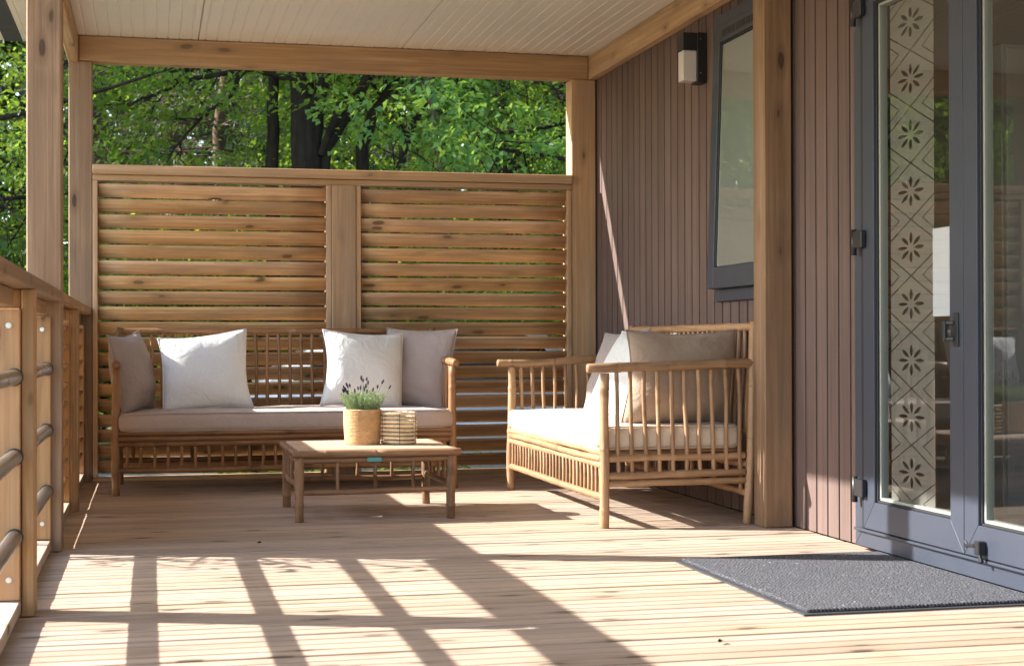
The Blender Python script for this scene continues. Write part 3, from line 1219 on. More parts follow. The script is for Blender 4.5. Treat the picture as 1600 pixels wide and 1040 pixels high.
def pillow(label, mat, W=.46, H=.46, T=.15, seed=0, slump=.0, group='scatter pillows on the sofas', dent=0., tw=0.):
    """local: x across, z up (bottom edge at 0), thickness along y; front = -y"""
    rn = random.Random(seed)
    n = 26
    ph = [rn.uniform(0, 6.28) for _ in range(12)]

    def outline(u, v):
        # u, v in -1..1; sides pull in, corners stay out
        x = u * W / 2 * (1 - .085 * (1 - v * v) * abs(u) ** 3)
        z = v * H / 2 * (1 - .085 * (1 - u * u) * abs(v) ** 3)
        x += .010 * math.sin(v * 2.2 + ph[0]) * abs(u)
        z += (tw * u + .004 * math.sin(u * 2.0 + ph[1])) * (v > 0) * v
        return x, z

    def height(u, v, side):
        b = max(0, (1 - abs(u) ** 2.6)) ** .62 * max(0, (1 - abs(v) ** 2.6)) ** .62
        w = 0
        eu, ev = abs(u) ** 4, abs(v) ** 4
        w += .012 * math.sin(9 * v + 3 * u + ph[2 + side]) * eu * (1 - ev)
        w += .012 * math.sin(8 * u - 4 * v + ph[4 + side]) * ev * (1 - eu)
        w += .008 * math.sin(4.2 * u + 5 * v + ph[6]) * b
        w += .006 * math.sin(11 * (u + v) + ph[7]) * (eu + ev) * b
        # sagging belly and creases near the bottom
        w += slump * .03 * math.exp(-((v + .45) / .3) ** 2) * b
        cr = v + .62 + .10 * math.sin(3 * u + ph[8])
        w -= slump * .028 * math.exp(-(cr / .05) ** 2) * (.5 + .5 * math.sin(2.2 * u + ph[9])) * b
        cr = v - .78 + .05 * math.sin(4 * u + ph[10])
        w -= dent * .02 * math.exp(-(cr / .07) ** 2) * (.5 + .5 * math.sin(7 * u + ph[11])) * b ** .5
        return T / 2 * b + w * .55 * (b ** .3)

    vs, fs = [], []
    for side in (0, 1):
        for j in range(n + 1):
            for i in range(n + 1):
                u, v = -1 + 2 * i / n, -1 + 2 * j / n
                u = math.copysign(abs(u) ** .8, u)
                v = math.copysign(abs(v) ** .8, v)
                x, z = outline(u, v)
                h = height(u, v, side)
                edge = i in (0, n) or j in (0, n)
                y = (-h if side == 0 else h) if not edge else 0
                lean = .02 * slump * (1 - (z / H + .5))
                vs.append((x, y + lean, z + H / 2))
    m = (n + 1) ** 2
    for side in (0, 1):
        for j in range(n):
            for i in range(n):
                a = side * m + j * (n + 1) + i
                q = (a, a + 1, a + n + 2, a + n + 1)
                fs.append(q if side == 0 else q[::-1])
    me = bpy.data.meshes.new('pillow')
    me.from_pydata(vs, [], fs)
    bm = bmesh.new()
    bm.from_mesh(me)
    bmesh.ops.remove_doubles(bm, verts=bm.verts, dist=.0002)
    bm.to_mesh(me)
    bm.free()
    for p in me.polygons:
        p.use_smooth = True
    o = me_obj('scatter_pillow', me, mat)
    tag(o, label, 'pillow', group)
    # seam piping along the outline
    pts = []
    K = 14
    for k in range(K):
        pts.append(outline(-1 + 2 * k / K, -1))
    for k in range(K):
        pts.append(outline(1, -1 + 2 * k / K))
    for k in range(K):
        pts.append(outline(1 - 2 * k / K, 1))
    for k in range(K):
        pts.append(outline(-1, 1 - 2 * k / K))
    pts.append(pts[0])
    bm = bmesh.new()
    tube_bm(bm, [(x, .02 * slump * (1 - (z / H + .5)), z + H / 2) for x, z in pts], [.0036] * len(pts), 6, False)
    me_obj('seam_piping', finish(bm, 'seam', True), mat, o)
    return o


def place(o, loc, yaw=0, lean=0, roll=0):
    """lean > 0: the top tips back (+y local)"""
    o.matrix_basis = Matrix.Translation(loc) @ Matrix.Rotation(R(yaw), 4, 'Z') @ Matrix.Rotation(R(-lean), 4, 'X') @ Matrix.Rotation(R(roll), 4, 'Y')


# sofa along the screen
WA = 1.80
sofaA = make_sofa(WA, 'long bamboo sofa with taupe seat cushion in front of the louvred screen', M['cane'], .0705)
sofaA.location = (-.176, 8.335, 0)
ca = seat_cushion(1.755, .63, .108, M['seat_taupe'], 'seat_cushion', 'long taupe seat cushion on the sofa before the louvred screen', 'seat cushions of the sofas')
ca.location = (.726, 8.64, .326)
# sofa along the house wall, turned to face the railing
WB = 1.76
sofaB = make_sofa(WB, 'bamboo sofa with sunlit cream seat cushion standing against the brown wall', M['cane_sunlit'], .061)
sofaB.location = (1.893, 8.118, 0)
sofaB.rotation_euler = (0, 0, R(-90))
cb = seat_cushion(1.715, .63, .110, M['seat_cream'], 'seat_cushion', 'sunlit cream seat cushion on the sofa against the brown wall', 'seat cushions of the sofas')
cb.matrix_basis = Matrix.Translation((2.20, 8.118 - WB / 2, .329)) @ Matrix.Rotation(R(-90), 4, 'Z')

SEAT = .433
p = pillow('taupe pillow turned edge-on at the left arm of the screen sofa', M['taupe'], .44, .44, .16, 1, 1.0)
place(p, (-.035, 8.62, SEAT - .008), 68, 14, -3)
p = pillow('cream pillow with sun patches at the left of the screen sofa', M['cream'], .49, .45, .17, 2, .2, tw=.006)
place(p, (.318, 8.59, SEAT - .006), 4, 21, -4.5)
p = pillow('cream pillow behind the lavender pot on the screen sofa', M['cream'], .47, .45, .17, 3, .3, tw=.016)
place(p, (1.155, 8.60, SEAT - .006), 9, 16, 6)
p = pillow('taupe pillow at the right arm of the screen sofa', M['taupe'], .46, .47, .15, 4, .9, tw=.012)
place(p, (1.425, 8.71, SEAT - .012), -38, 14, 5)

p = pillow('tan pillow against the near arm of the wall sofa', M['tan'], .53, .43, .20, 5, .5, dent=1.0)
place(p, (2.285, 6.54, SEAT - .01), 184, 7, 0)
p = pillow('white sunlit pillow leaning beside the tan pillow on the wall sofa', M['cream'], .47, .46, .18, 6, .2)
place(p, (2.13, 7.02, SEAT - .008), -74, 25, 2)
p = pillow('greyish pillow leaning back at the far end of the wall sofa', M['grey_pillow'], .46, .46, .15, 8, .4)
place(p, (2.29, 7.72, SEAT - .010), -78, 20, -2)

# coffee table
tb = thing('coffee_table', 'low square bamboo coffee table in front of the sofas', 'table', (.985, 7.23, 0))
TW = M['table_wood']
TX0, TX1, TY0, TY1 = .612, 1.372, 6.868, 7.592
n = 6
bw = (TY1 - TY0 - .06) / n
for k in range(n):
    bx('top_board', TX0 + .03, TX1 - .03, TY0 + .03 + k * bw + .001, TY0 + .03 + (k + 1) * bw - .001, .292, .3195 + random.uniform(-.0008, .0008), M['table_top'], tb, .003)
pole('edge_pole', (TX0, TY0 + .014, .302), (TX1, TY0 + .014, .302), .0165, TW, tb, gap=.3, bend=.002)
pole('edge_pole', (TX0, TY1 - .014, .302), (TX1, TY1 - .014, .302), .0165, TW, tb, gap=.3, bend=.002)
pole('edge_pole', (TX0 + .014, TY0 + .02, .302), (TX0 + .014, TY1 - .02, .302), .0160, TW, tb, gap=.3, bend=.002)
pole('edge_pole', (TX1 - .014, TY0 + .02, .302), (TX1 - .014, TY1 - .02, .302), .0160, TW, tb, gap=.3, bend=.002)
LXs, LYs = (.645, 1.330), (6.905, 7.555)
for x in LXs:
    for yv in LYs:
        pole('leg', (x, yv, 0), (x, yv, .291), .0205, TW, tb, gap=.18, bend=.003)
for yv in LYs:
    f = yv < 7
    pole('apron', (LXs[0], yv, .272), (LXs[1], yv, .274), .0145, TW, tb, bend=.002)
    zl = .130 if f else .132
    pole('stretcher', (LXs[0], yv, zl), (LXs[1], yv, zl + .004), .0125, TW, tb, bend=.008)
    for k in range(3):
        xx = LXs[0] + .17 + k * .172
        pole('spindle', (xx, yv, zl + .008), (xx, yv, .264), .0085, TW, tb, gap=.1)
for x in LXs:
    pole('apron', (x, LYs[0], .270), (x, LYs[1], .272), .0145, TW, tb, bend=.002)
    pole('stretcher', (x, LYs[0], .152), (x, LYs[1], .154), .0125, TW, tb)
    for k in range(3):
        yy = LYs[0] + .16 + k * .165
        pole('spindle', (x, yy, .160), (x, yy, .262), .0085, TW, tb, gap=.1)
bx('tag', .945, 1.010, 6.883, 6.8895, .264, .284, M['tag'], tb, .002)

# potted lavender
PX, PY, PZ = .972, 7.24, .3205
pt = thing('potted_lavender', 'lavender plant in a jute rope wrapped pot on the coffee table', 'plant', (PX, PY, PZ))


def lathe(name, prof, mat, parent, loc, sides=32, smooth=True):
    bm = bmesh.new()
    rings = []
    for r, z in prof:
        rings.append([bm.verts.new((r * math.cos(2 * math.pi * k / sides), r * math.sin(2 * math.pi * k / sides), z)) for k in range(sides)])
    for a, b in zip(rings, rings[1:]):
        for k in range(sides):
            bm.faces.new((a[k], a[(k + 1) % sides], b[(k + 1) % sides], b[k]))
    bm.faces.new(rings[0][::-1])
    bm.faces.new(rings[-1])
    return me_obj(name, finish(bm, name, smooth), mat, parent, Matrix.Translation(loc))


prof = []
NR = 25
PH = .163
for i in range(NR):
    f = i / NR
    r0 = .080 + .008 * math.sin(f * math.pi * .62)
    for q in range(4):
        a = q / 4
        prof.append((r0 + .0030 * math.sin(math.pi * a) + random.uniform(-.0004, .0004), (i + a) / NR * PH))
prof += [(.0845, PH), (.080, PH + .001), (.079, PH - .015)]
lathe('pot', prof, M['rope'], pt, (PX, PY, PZ + .001))
lathe('soil', [(.078, PH - .02), (.078, PH - .012), (.03, PH - .006)], M['soil'], pt, (PX, PY, PZ), 20)
# fine leaves on many stems
vs, fs = [], []
rn = random.Random(3)
tips = []


def add_leaf(vs, fs, p, d, L, w):
    d = d.normalized()
    s = d.cross(Vector((rn.uniform(-1, 1), rn.uniform(-1, 1), rn.uniform(-1, 1)))).normalized() * w
    b = len(vs)
    vs += [p, p + d * L * .5 + s, p + d * L, p + d * L * .5 - s]
    fs.append((b, b + 1, b + 2, b + 3))


for k in range(135):
    a = rn.uniform(0, 6.283)
    rad = .070 * math.sqrt(rn.random())
    p = Vector((PX + rad * math.cos(a), PY + rad * math.sin(a), PZ + PH - .012))
    out = Vector((math.cos(a), math.sin(a), 0)) * (rad / .07) * .45
    d = (Vector((0, 0, 1)) + out + Vector((rn.uniform(-.18, .18), rn.uniform(-.18, .18), 0))).normalized()
    L = rn.uniform(.055, .098)
    for j in range(11):
        q = p + d * L * (j + .5) / 11
        for m in range(2):
            aa = rn.uniform(0, 6.283)
            dd = (d * .9 + Vector((math.cos(aa), math.sin(aa), 0)) * .7).normalized()
            add_leaf(vs, fs, q, dd, rn.uniform(.014, .026), .0016)
    tips.append((p + d * L, d))
quads('foliage', vs, fs, M['lavender_leaf'], pt)
chosen = [t for t in tips if rn.random() < .17]
extra = [(-.083, -.01, .083, -.5), (-.068, .0, .098, -.15), (.092, .01, .118, .55), (-.008, -.02, .137, 0), (-.002, -.03, .128, .05)]
bm_st = bmesh.new()
blooms = []
for (p, d) in chosen:
    L = rn.uniform(.02, .05)
    blooms.append((p, p + d * L, d))
for (x, yv, z, tl) in extra:
    e = Vector((PX + x, PY + yv, PZ + PH + z))
    d = Vector((tl, 0, 1)).normalized()
    blooms.append((Vector((PX + x * .5, PY + yv, PZ + PH + .02)), e, d))
for a, b, d in blooms:
    tube_bm(bm_st, [a, (a + b) / 2 + Vector((.002, 0, 0)), b], [.0011] * 3, 5)
me_obj('stems', finish(bm_st, 'stems', True), M['lavender_leaf'], pt)
for a, b, d in blooms:
    L = rn.uniform(.017, .024)
    r = rn.uniform(.0042, .0055)
    bm = bmesh.new()
    pr = [(0, .4), (.15, .95), (.3, .75), (.42, 1.05), (.58, .8), (.7, .95), (.88, .6), (1, .2)]
    tube_bm(bm, [d * (L * f) for f, _ in pr], [r * q for _, q in pr], 7)
    me_obj('flower_spike', finish(bm, 'spike'), M['lavender_bloom'], pt, Matrix.Translation(b))

# cane basket
BX, BY, BZ = 1.137, 7.20, .3205
bk = thing('cane_basket', 'small round open basket of pale cane hoops on the coffee table', 'basket', (BX, BY, BZ))
for k in range(8):
    z = .012 + k * .0188
    r = .078 + .004 * math.sin(k / 7 * math.pi)
    pts = []
    for q in range(33):
        a = 2 * math.pi * q / 32
        pts.append((r * (1 + .010 * math.sin(3 * a + k * 2.1)) * math.cos(a), r * (1 + .010 * math.cos(2 * a + k)) * math.sin(a), .0014 * math.sin(2 * a + k * 1.7)))
    bm = bmesh.new()
    tube_bm(bm, pts, [.0069 + .0007 * math.sin(q * 1.3 + k) for q in range(33)], 8, False)
    me_obj('hoop', finish(bm, 'hoop', True), M['hoop'], bk, Matrix.Translation((BX, BY, BZ + z)) @ Matrix.Rotation(k * .9, 4, 'Z'))
for k in range(6):
    a = 2 * math.pi * k / 6 + .42
    for off in (-.0080, .0080):
        bm = bmesh.new()
        pts = []
        for j in range(31):
            z = .003 + j * (.146 - .003) / 30
            pts.append(((.0815 + off + .0015 * math.sin(j * 2.0)) * math.cos(a), (.0815 + off) * math.sin(a), z))
        tube_bm(bm, pts, [.0012] * 31, 5)
        me_obj('wire_tie', finish(bm, 'tie', True), M['wire'], bk, Matrix.Translation((BX, BY, BZ)))
lathe('base_disc', [(.070, .0008), (.073, .004), (.070, .007)], M['hoop'], bk, (BX, BY, BZ), 28)
# wall lamp
lp = thing('wall_lamp', 'black box wall lamp with white diffuser on the brown boards', 'lamp', (2.69, 7.30, 2.2))
bx('back_plate', 2.648, 2.6985, 7.255, 7.345, 2.083, 2.332, M['black_metal'], lp)
bx('housing', 2.572, 2.6475, 7.256, 7.344, 2.243, 2.331, M['black_metal'], lp)
bx('diffuser', 2.576, 2.6475, 7.263, 7.337, 2.092, 2.2425, M['diffuser'], lp, .003)
for z in (2.13, 2.30):
    cyl('screw', (2.664, 7.252, z), (2.664, 7.2546, z), .003, M['bolt'], lp, 8)

# doormat
dm = thing('doormat', 'large dark grey ribbed doormat lying before the glazed doors', 'doormat', (2.26, 4.75, 0))
mo = me_obj('pile', box_mesh(1.10, .776, .010, .002, M['doormat']), None, dm, Matrix.Translation((2.258, 4.757, .0105)) @ Matrix.Rotation(R(90), 4, 'Z'))
bx('rubber_backing', 1.850, 2.668, 4.186, 5.328, .0008, .0052, M['rubber'], dm, .0015)

# a dry leaf and a scrap of bark blown onto the boards
for (nm, lab, x, yv, a, L) in (('fallen_leaf', 'small dry brown leaf lying on the sunlit boards left of the doormat', 1.47, 3.86, .9, .034),
                               ('fallen_leaf', 'tiny dark leaf scrap lying in the shade before the coffee table', .42, 6.20, .2, .022)):
    me = bpy.data.meshes.new('leaf')
    me.from_pydata([(-L / 2, 0, .004), (-L * .1, -L * .24, .009), (L * .25, -L * .17, .007), (L / 2, 0, .003), (L * .2, L * .2, .010), (-L * .15, L * .22, .006), (0, 0, .002)], [],
                   [(0, 1, 6), (1, 2, 6), (2, 3, 6), (3, 4, 6), (4, 5, 6), (5, 0, 6)])
    tag(me_obj(nm, me, M['soil'], None, Matrix.Translation((x, yv, .0025)) @ Matrix.Rotation(a, 4, 'Z')), lab, 'leaf', 'fallen leaves on the deck')

# paper on the glass
pp = bx('paper_sheet', LX + .0300, LX + .0306, 4.757, 4.921, .884, 1.19, M['paper'], None, 0)
pp.name = 'paper_sheet'
tag(pp, 'blank white paper sheet stuck on the left door glass beside the handle', 'paper')


# ================================================================== BEYOND THE DECK
def leaves_mesh(name, P, D, L, W, mat, roll=None):
    """P centres (base), D directions, L lengths, W widths: folded diamond leaves"""
    n = len(P)
    D = D / np.linalg.norm(D, axis=1, keepdims=True)
    up_ = RNG.normal(size=(n, 3)) * .45 + np.array([0, 0, 1.0])
    s = np.cross(D, up_)
    s /= np.linalg.norm(s, axis=1, keepdims=True) + 1e-9
    nn = np.cross(s, D)
    L = L[:, None]
    W = W[:, None]
    V = np.empty((n, 4, 3))
    V[:, 0] = P
    V[:, 1] = P + D * L * .45 + s * W * .5 + nn * W * .12
    V[:, 2] = P + D * L - nn * L * .10
    V[:, 3] = P + D * L * .45 - s * W * .5 + nn * W * .12
    me = bpy.data.meshes.new(name)
    me.vertices.add(4 * n)
    me.vertices.foreach_set('co', V.reshape(-1))
    me.loops.add(4 * n)
    me.loops.foreach_set('vertex_index', np.arange(4 * n, dtype=np.int32))
    me.polygons.add(n)
    me.polygons.foreach_set('loop_start', np.arange(0, 4 * n, 4, dtype=np.int32))
    me.polygons.foreach_set('loop_total', np.full(n, 4, dtype=np.int32))
    me.update(calc_edges=True)
    me.materials.append(mat)
    return me


def sprays(tips, per, size, flat=.28, leafL=.08, droop=.25):
    """leaves scattered round twig tips in flattened, drooping sprays"""
    Ps, Ds, Ls = [], [], []
    for (t, d) in tips:
        n = max(4, int(per * random.uniform(.6, 1.4)))
        d = np.array(d)
        dh = np.array([d[0], d[1], 0.0])
        nh = np.linalg.norm(dh)
        dh = dh / nh if nh > 1e-6 else np.array([1., 0, 0])
        side = np.array([-dh[1], dh[0], 0])
        a = RNG.uniform(-.7, 1, n) * size
        b = RNG.normal(size=n) * size * .38
        c = RNG.normal(size=n) * size * flat * .5
        P = np.array(t) + a[:, None] * dh + b[:, None] * side
        P[:, 2] += c - droop * (a ** 2 + b ** 2) / size
        dd = dh + RNG.normal(size=(n, 3)) * .75
        dd[:, 2] -= .35
        Ps.append(P)
        Ds.append(dd)
        Ls.append(leafL * RNG.uniform(.65, 1.25, n))
    return np.concatenate(Ps), np.concatenate(Ds), np.concatenate(Ls)


def grow(tubes, tips, p, d, L, r, depth, rn, spread=.75, kids=(3, 4), lift=.15, tipf=True):
    n = 5
    pts = [Vector(p)]
    rs = [r]
    d = Vector(d).normalized()
    for i in range(n):
        d = (d + Vector((rn.uniform(-1, 1), rn.uniform(-1, 1), rn.uniform(-.6, .8))) * .13).normalized()
        pts.append(pts[-1] + d * L / n)
        rs.append(r * (1 - .55 * (i + 1) / n))
    tubes.append((pts, rs))
    if depth == 0:
        tips.append((pts[-1], d))
        tips.append((pts[3], d))
        return
    k = rn.randint(*kids)
    for j in range(k):
        f = .35 + .65 * (j + rn.random() * .8) / k
        f = min(f, 1)
        i = min(n - 1, int(f * n))
        q = pts[i].lerp(pts[i + 1], f * n - i)
        a = rn.uniform(0, 6.283)
        perp = d.orthogonal().normalized()
        perp = Matrix.Rotation(a, 3, d) @ perp
        nd = (d * (1 - spread) + perp * spread + Vector((0, 0, lift))).normalized()
        grow(tubes, tips, q, nd, L * rn.uniform(.55, .75), max(.006, rs[i] * .55), depth - 1, rn, spread, kids, lift)


def tube_mesh(name, tubes, mat, minr=.0):
    bm = bmesh.new()
    for pts, rs in tubes:
        if rs[0] < minr:
            continue
        tube_bm(bm, pts, rs, 7 if rs[0] > .04 else 5, False)
    me = finish(bm, name, True)
    me.materials.append(mat)
    return me


def broadleaf(H, r, clear, seed, leafmat, per=26, leafL=.085, spray=.42, depth=3, barkm='bark', crownr=None, low=.25, cut=None):
    rn = random.Random(seed)
    tubes, tips = [], []
    pts, rs = [Vector((0, 0, -.1))], [r * 1.25]
    n = 9
    for i in range(1, n + 1):
        f = i / n
        pts.append(Vector((rn.uniform(-.1, .1) * f * H * .25, rn.uniform(-.1, .1) * f * H * .25, f * H * .92)))
        rs.append(r * (1 - .8 * f) + .01)
    tubes.append((pts, rs))
    cr = crownr or H * .33
    k = int(10 + H * 1.1)
    for j in range(k):
        f = clear / H + (1 - clear / H) * (j + rn.random() * .6) / k
        f = min(f, .98)
        i = min(n - 1, int(f * n))
        q = pts[i].lerp(pts[i + 1], f * n - i)
        a = j * 2.4 + rn.uniform(-.5, .5)
        prof = math.sin(math.pi * min(1, (f - low * .5) / (1.02 - low * .5))) ** .6 if f > low * .5 else .3
        L = cr * (.45 + .55 * prof) * rn.uniform(.8, 1.15)
        d = Vector((math.cos(a), math.sin(a), .15 + .9 * max(0, f - .4)))
        grow(tubes, tips, q, d, L, max(.010, rs[i] * .32), depth - 1, rn, .62, (3, 5), .05)
    P, D, L = sprays(tips, per, spray, .3, leafL)
    if cut is not None:
        keep = cut(P)
        P, D, L = P[keep], D[keep], L[keep]
    W = L * RNG.uniform(.48, .66, len(L))
    return tube_mesh('trunk', tubes, M[barkm], .0), leaves_mesh('crown', P, D, L, W, leafmat)


def conifer(H, r, clear, seed, per=34):
    rn = random.Random(seed)
    tubes, tips = [], []
    pts = [Vector((rn.uniform(-.05, .05) * i, rn.uniform(-.05, .05) * i, -.1 + i * H / 8)) for i in range(9)]
    rs = [r * (1 - .85 * i / 8) + .01 for i in range(9)]
    tubes.append((pts, rs))
    z = clear
    while z < H * .97:
        f = z / H
        R0 = (1 - f) * H * .22 + .3
        for k in range(5):
            a = rn.uniform(0, 6.283)
            L = R0 * rn.uniform(.6, 1.1)
            i = min(7, int(f * 8))
            q = pts[i].lerp(pts[i + 1], f * 8 - i)
            e = q + Vector((math.cos(a) * L, math.sin(a) * L, -.15 * L + rn.uniform(-.1, .2)))
            tubes.append(([q, (q + e) / 2 + Vector((0, 0, .06 * L)), e], [.025, .015, .006]))
            dd = (e - q).normalized()
            for s in (.3, .5, .7, .9, 1.0):
                tips.append((q.lerp(e, s), dd))
        z += H * .035
    P, D, L = sprays(tips, per, .30, .35, .16, .3)
    W = L * .17
    return tube_mesh('trunk', tubes, M['bark_pine'], 0), leaves_mesh('crown', P, D, L, W, M['leaf_dark'])


def tree(name, meshes, loc, label, cat, group, rot=0., sc=1., names=('trunk', 'crown')):
    t = thing(name, label, cat, (0, 0, 0), group)
    me_obj(names[0], meshes[0], None, t)
    me_obj(names[1], meshes[1], None, t)
    t.location = loc
    t.rotation_euler = (0, 0, rot)
    t.scale = (sc, sc, sc)
    return t


# --- near multi-stemmed dark tree behind the screen, limbs as in view
t = thing('forest_tree', 'thick dark trunked tree with slanting limbs above the screen', 'tree', (1.45, 15, G0), 'woodland trees behind the deck')
tb_, tp_ = [], []
rn = random.Random(4)


def limb(pts, r0, r1, twigs=4, depth=1, L=.9, tw_from=.3):
    v = [Vector(p) for p in pts]
    full, n = [], 5
    for i in range(len(v) - 1):
        for k in range(n):
            full.append(v[i].lerp(v[i + 1], k / n) + Vector((rn.uniform(-1, 1), rn.uniform(-1, 1), rn.uniform(-1, 1))) * .012)
    full.append(v[-1])
    rs = [r0 + (r1 - r0) * i / (len(full) - 1) for i in range(len(full))]
    tb_.append((full, rs))
    for k in range(twigs):
        f = tw_from + (1 - tw_from) * (k + rn.random()) / twigs
        i = min(len(full) - 2, int(f * (len(full) - 1)))
        d = (full[i + 1] - full[i]).normalized()
        perp = Matrix.Rotation(rn.uniform(0, 6.28), 3, d) @ d.orthogonal().normalized()
        grow(tb_, tp_, full[i], (d * .4 + perp * .7 + Vector((0, 0, .1))), L * rn.uniform(.7, 1.2), max(.008, rs[i] * .4), depth, rn, .65, (3, 4), .0)


limb([(1.50, 15, -.6), (1.48, 15, 2.0), (1.45, 15, 2.87), (1.41, 15.05, 3.5), (1.30, 15.1, 5.5), (1.2, 15, 8.5)], .20, .05, 9, 2, 1.3, .55)
limb([(1.50, 15, 2.3), (1.56, 14.95, 3.0), (1.68, 14.9, 3.6), (2.0, 14.8, 5.2)], .10, .04, 5, 2, 1.1, .6)
limb([(1.16, 15.2, -.6), (1.16, 15.2, 2.46), (1.175, 15.2, 3.5), (1.0, 15.3, 6.5)], .085, .035, 5, 2, 1.1, .6)
limb([(1.52, 15, .9), (1.648, 15, 2.688), (1.885, 15, 3.006), (2.042, 15, 3.323), (2.118, 15, 3.46), (2.4, 15.1, 4.6), (3.0, 15, 6.2)], .075, .03, 6, 2, 1.0, .5)
limb([(1.60, 14.9, 2.60), (1.77, 14.8, 3.10), (1.95, 14.6, 3.22), (2.10, 14.5, 3.46), (2.3, 14.3, 3.8)], .04, .02, 3, 1, .7, .6)
limb([(2.0, 15.1, .2), (2.028, 15.1, 2.729), (2.155, 15.1, 3.077), (2.294, 15.1, 3.27), (2.408, 15.1, 3.45), (2.9, 15.2, 4.8)], .075, .03, 6, 2, 1.0, .5)
limb([(2.25, 14.9, .4), (2.356, 14.9, 2.468), (2.515, 14.9, 2.962), (2.643, 14.9, 3.092), (3.1, 14.8, 3.5)], .05, .02, 5, 2, .8, .4)
limb([(1.41, 15.0, 3.3), (.992, 15.0, 3.42), (.39, 14.9, 3.295), (.092, 14.8, 3.144), (-.2, 14.8, 3.0)], .035, .012, 5, 1, .6, .3)
limb([(1.16, 15.2, 3.55), (.871, 15.0, 3.404), (.749, 15, 3.154), (.509, 15, 2.963), (.3, 15, 2.743), (.15, 15, 2.5)], .03, .008, 3, 1, .4, .6)
P, D, L = sprays(tp_, 20, .40, .25, .085)
keep = ~((P[:, 2] < 2.9) & (P[:, 0] < 1.9) & (P[:, 0] > .2)) & ~((P[:, 2] < 5.4) & (P[:, 0] > 1.7) & (RNG.random(len(P)) < .7))
P, D, L = P[keep], D[keep], L[keep]
t1 = t
me_obj('trunk', tube_mesh('trunk', tb_, M['bark'], 0), None, t1)
me_obj('crown', leaves_mesh('crown', P, D, L, L * .58, M['leaf']), None, t1)

# thin leaning sapling
t = thing('sapling', 'thin bare leaning sapling stem beyond the right panel of the screen', 'tree', (2.9, 14, G0), 'woodland trees behind the deck')
tb_, tp_ = [], []
limb([(2.75, 14, -.55), (2.61, 14, 2.35), (2.53, 14, 2.9), (2.48, 14, 3.3), (2.40, 14, 4.6), (2.5, 14.1, 6.2)], .034, .018, 5, 1, .6, .55)
tb_.append(([Vector((2.54, 14, 2.86)), Vector((2.75, 13.95, 2.80)), Vector((2.95, 13.9, 2.72)), Vector((3.3, 13.8, 2.75))], [.016, .014, .011, .007]))
P, D, L = sprays(tp_, 18, .35, .3, .085)
me_obj('trunk', tube_mesh('trunk', tb_, M['bark_pine'], 0), None, t)
me_obj('crown', leaves_mesh('crown', P, D, L, L * .58, M['leaf']), None, t)

GW = 'woodland trees behind the deck'
bl1 = broadleaf(8.5, .10, .7, 21, M['leaf_cool'], 72, .082, .36, 3, crownr=2.0)
bl2 = broadleaf(9.5, .14, 1.1, 22, M['leaf'], 70, .068, .42, 3, crownr=2.6)
bl3 = broadleaf(11., .17, 2.2, 23, M['leaf_far'], 40, .13, .60, 3, crownr=3.2)
con = conifer(14, .17, 1.2, 31, 24)
con2 = conifer(13, .15, 3.6, 32, 26)

tree('broadleaf_tree', bl1, (4.15, 13.6, G0), 'bright green broad leaved tree right of the thin sapling', 'tree', GW, .4)
tree('broadleaf_tree', bl2, (-1.75, 14.2, G0), 'leafy green tree behind the left corner post', 'tree', GW, 2.0, .82)
spots = [
    (bl3, (4.6, 20.5), 1.0, 1.2, 'tall green tree deep behind the slanting limbs'),
    (bl2, (4.3, 18.5), 1.0, 3.3, 'green tree between the dark trunk and the sapling'),
    (bl3, (-5.0, 21.), 1.1, .3, 'tall green tree far left beyond the railing'),
    (bl3, (8.5, 22.), 1.05, 4.4, 'tall green tree hidden mostly by the house end'),
    (bl3, (-8.5, 19.), .95, 2.4, 'green tree at the left edge of the wood'),
    (bl2, (-6.6, 18.5), .9, 5.2, 'bushy green tree left of the railing corner'),
    (bl3, (12.5, 24.), 1.1, .9, 'tall tree behind the house to the right'),
    (bl3, (-13., 23.), 1.15, 3.0, 'large tree at the far left of the wood'),
]
for msh, (x, yv), sc, rot, lab in spots:
    tree('broadleaf_tree', msh, (x, yv, G0), lab, 'tree', GW, rot, sc)
con_spots = [(con2, 1.22, 26, 1.0, .5, 'pine with bare reddish trunk left of the dark trunk'), (con2, .25, 27.5, 1.05, 2.5, 'pine trunk nearer the left corner post'),
             (con, -.9, 31, 1.0, 1., 'dark conifer behind the two bare pine trunks'), (con, 2.6, 32, 1.1, 2., 'dark conifer behind the thick dark trunk'),
             (con, 5.4, 33, 1.0, 3., 'dark conifer deep behind the sapling'), (con, -4.6, 32, 1.1, 4., 'dark conifer deep behind the left tree'),
             (con, 8.8, 32, 1.1, 5., 'dark conifer behind the right screen post'), (con, -8.4, 31, 1.0, 6., 'dark conifer far left in the wood'),
             (con, .8, 36, 1.2, .2, 'tall conifer at the back between the pine trunks'), (con, 4.2, 38, 1.2, 1.2, 'tall conifer at the very back of the wood'),
             (con, 12.5, 33, 1.1, 2.2, 'dark conifer beyond the house end'), (con, -12.5, 33, 1.15, 3.1, 'dark conifer at the far left back')]
for msh, x, yv, sc, rot, lab in con_spots:
    tree('pine_tree', msh, (x, yv, G0), lab, 'tree', GW, rot, sc)


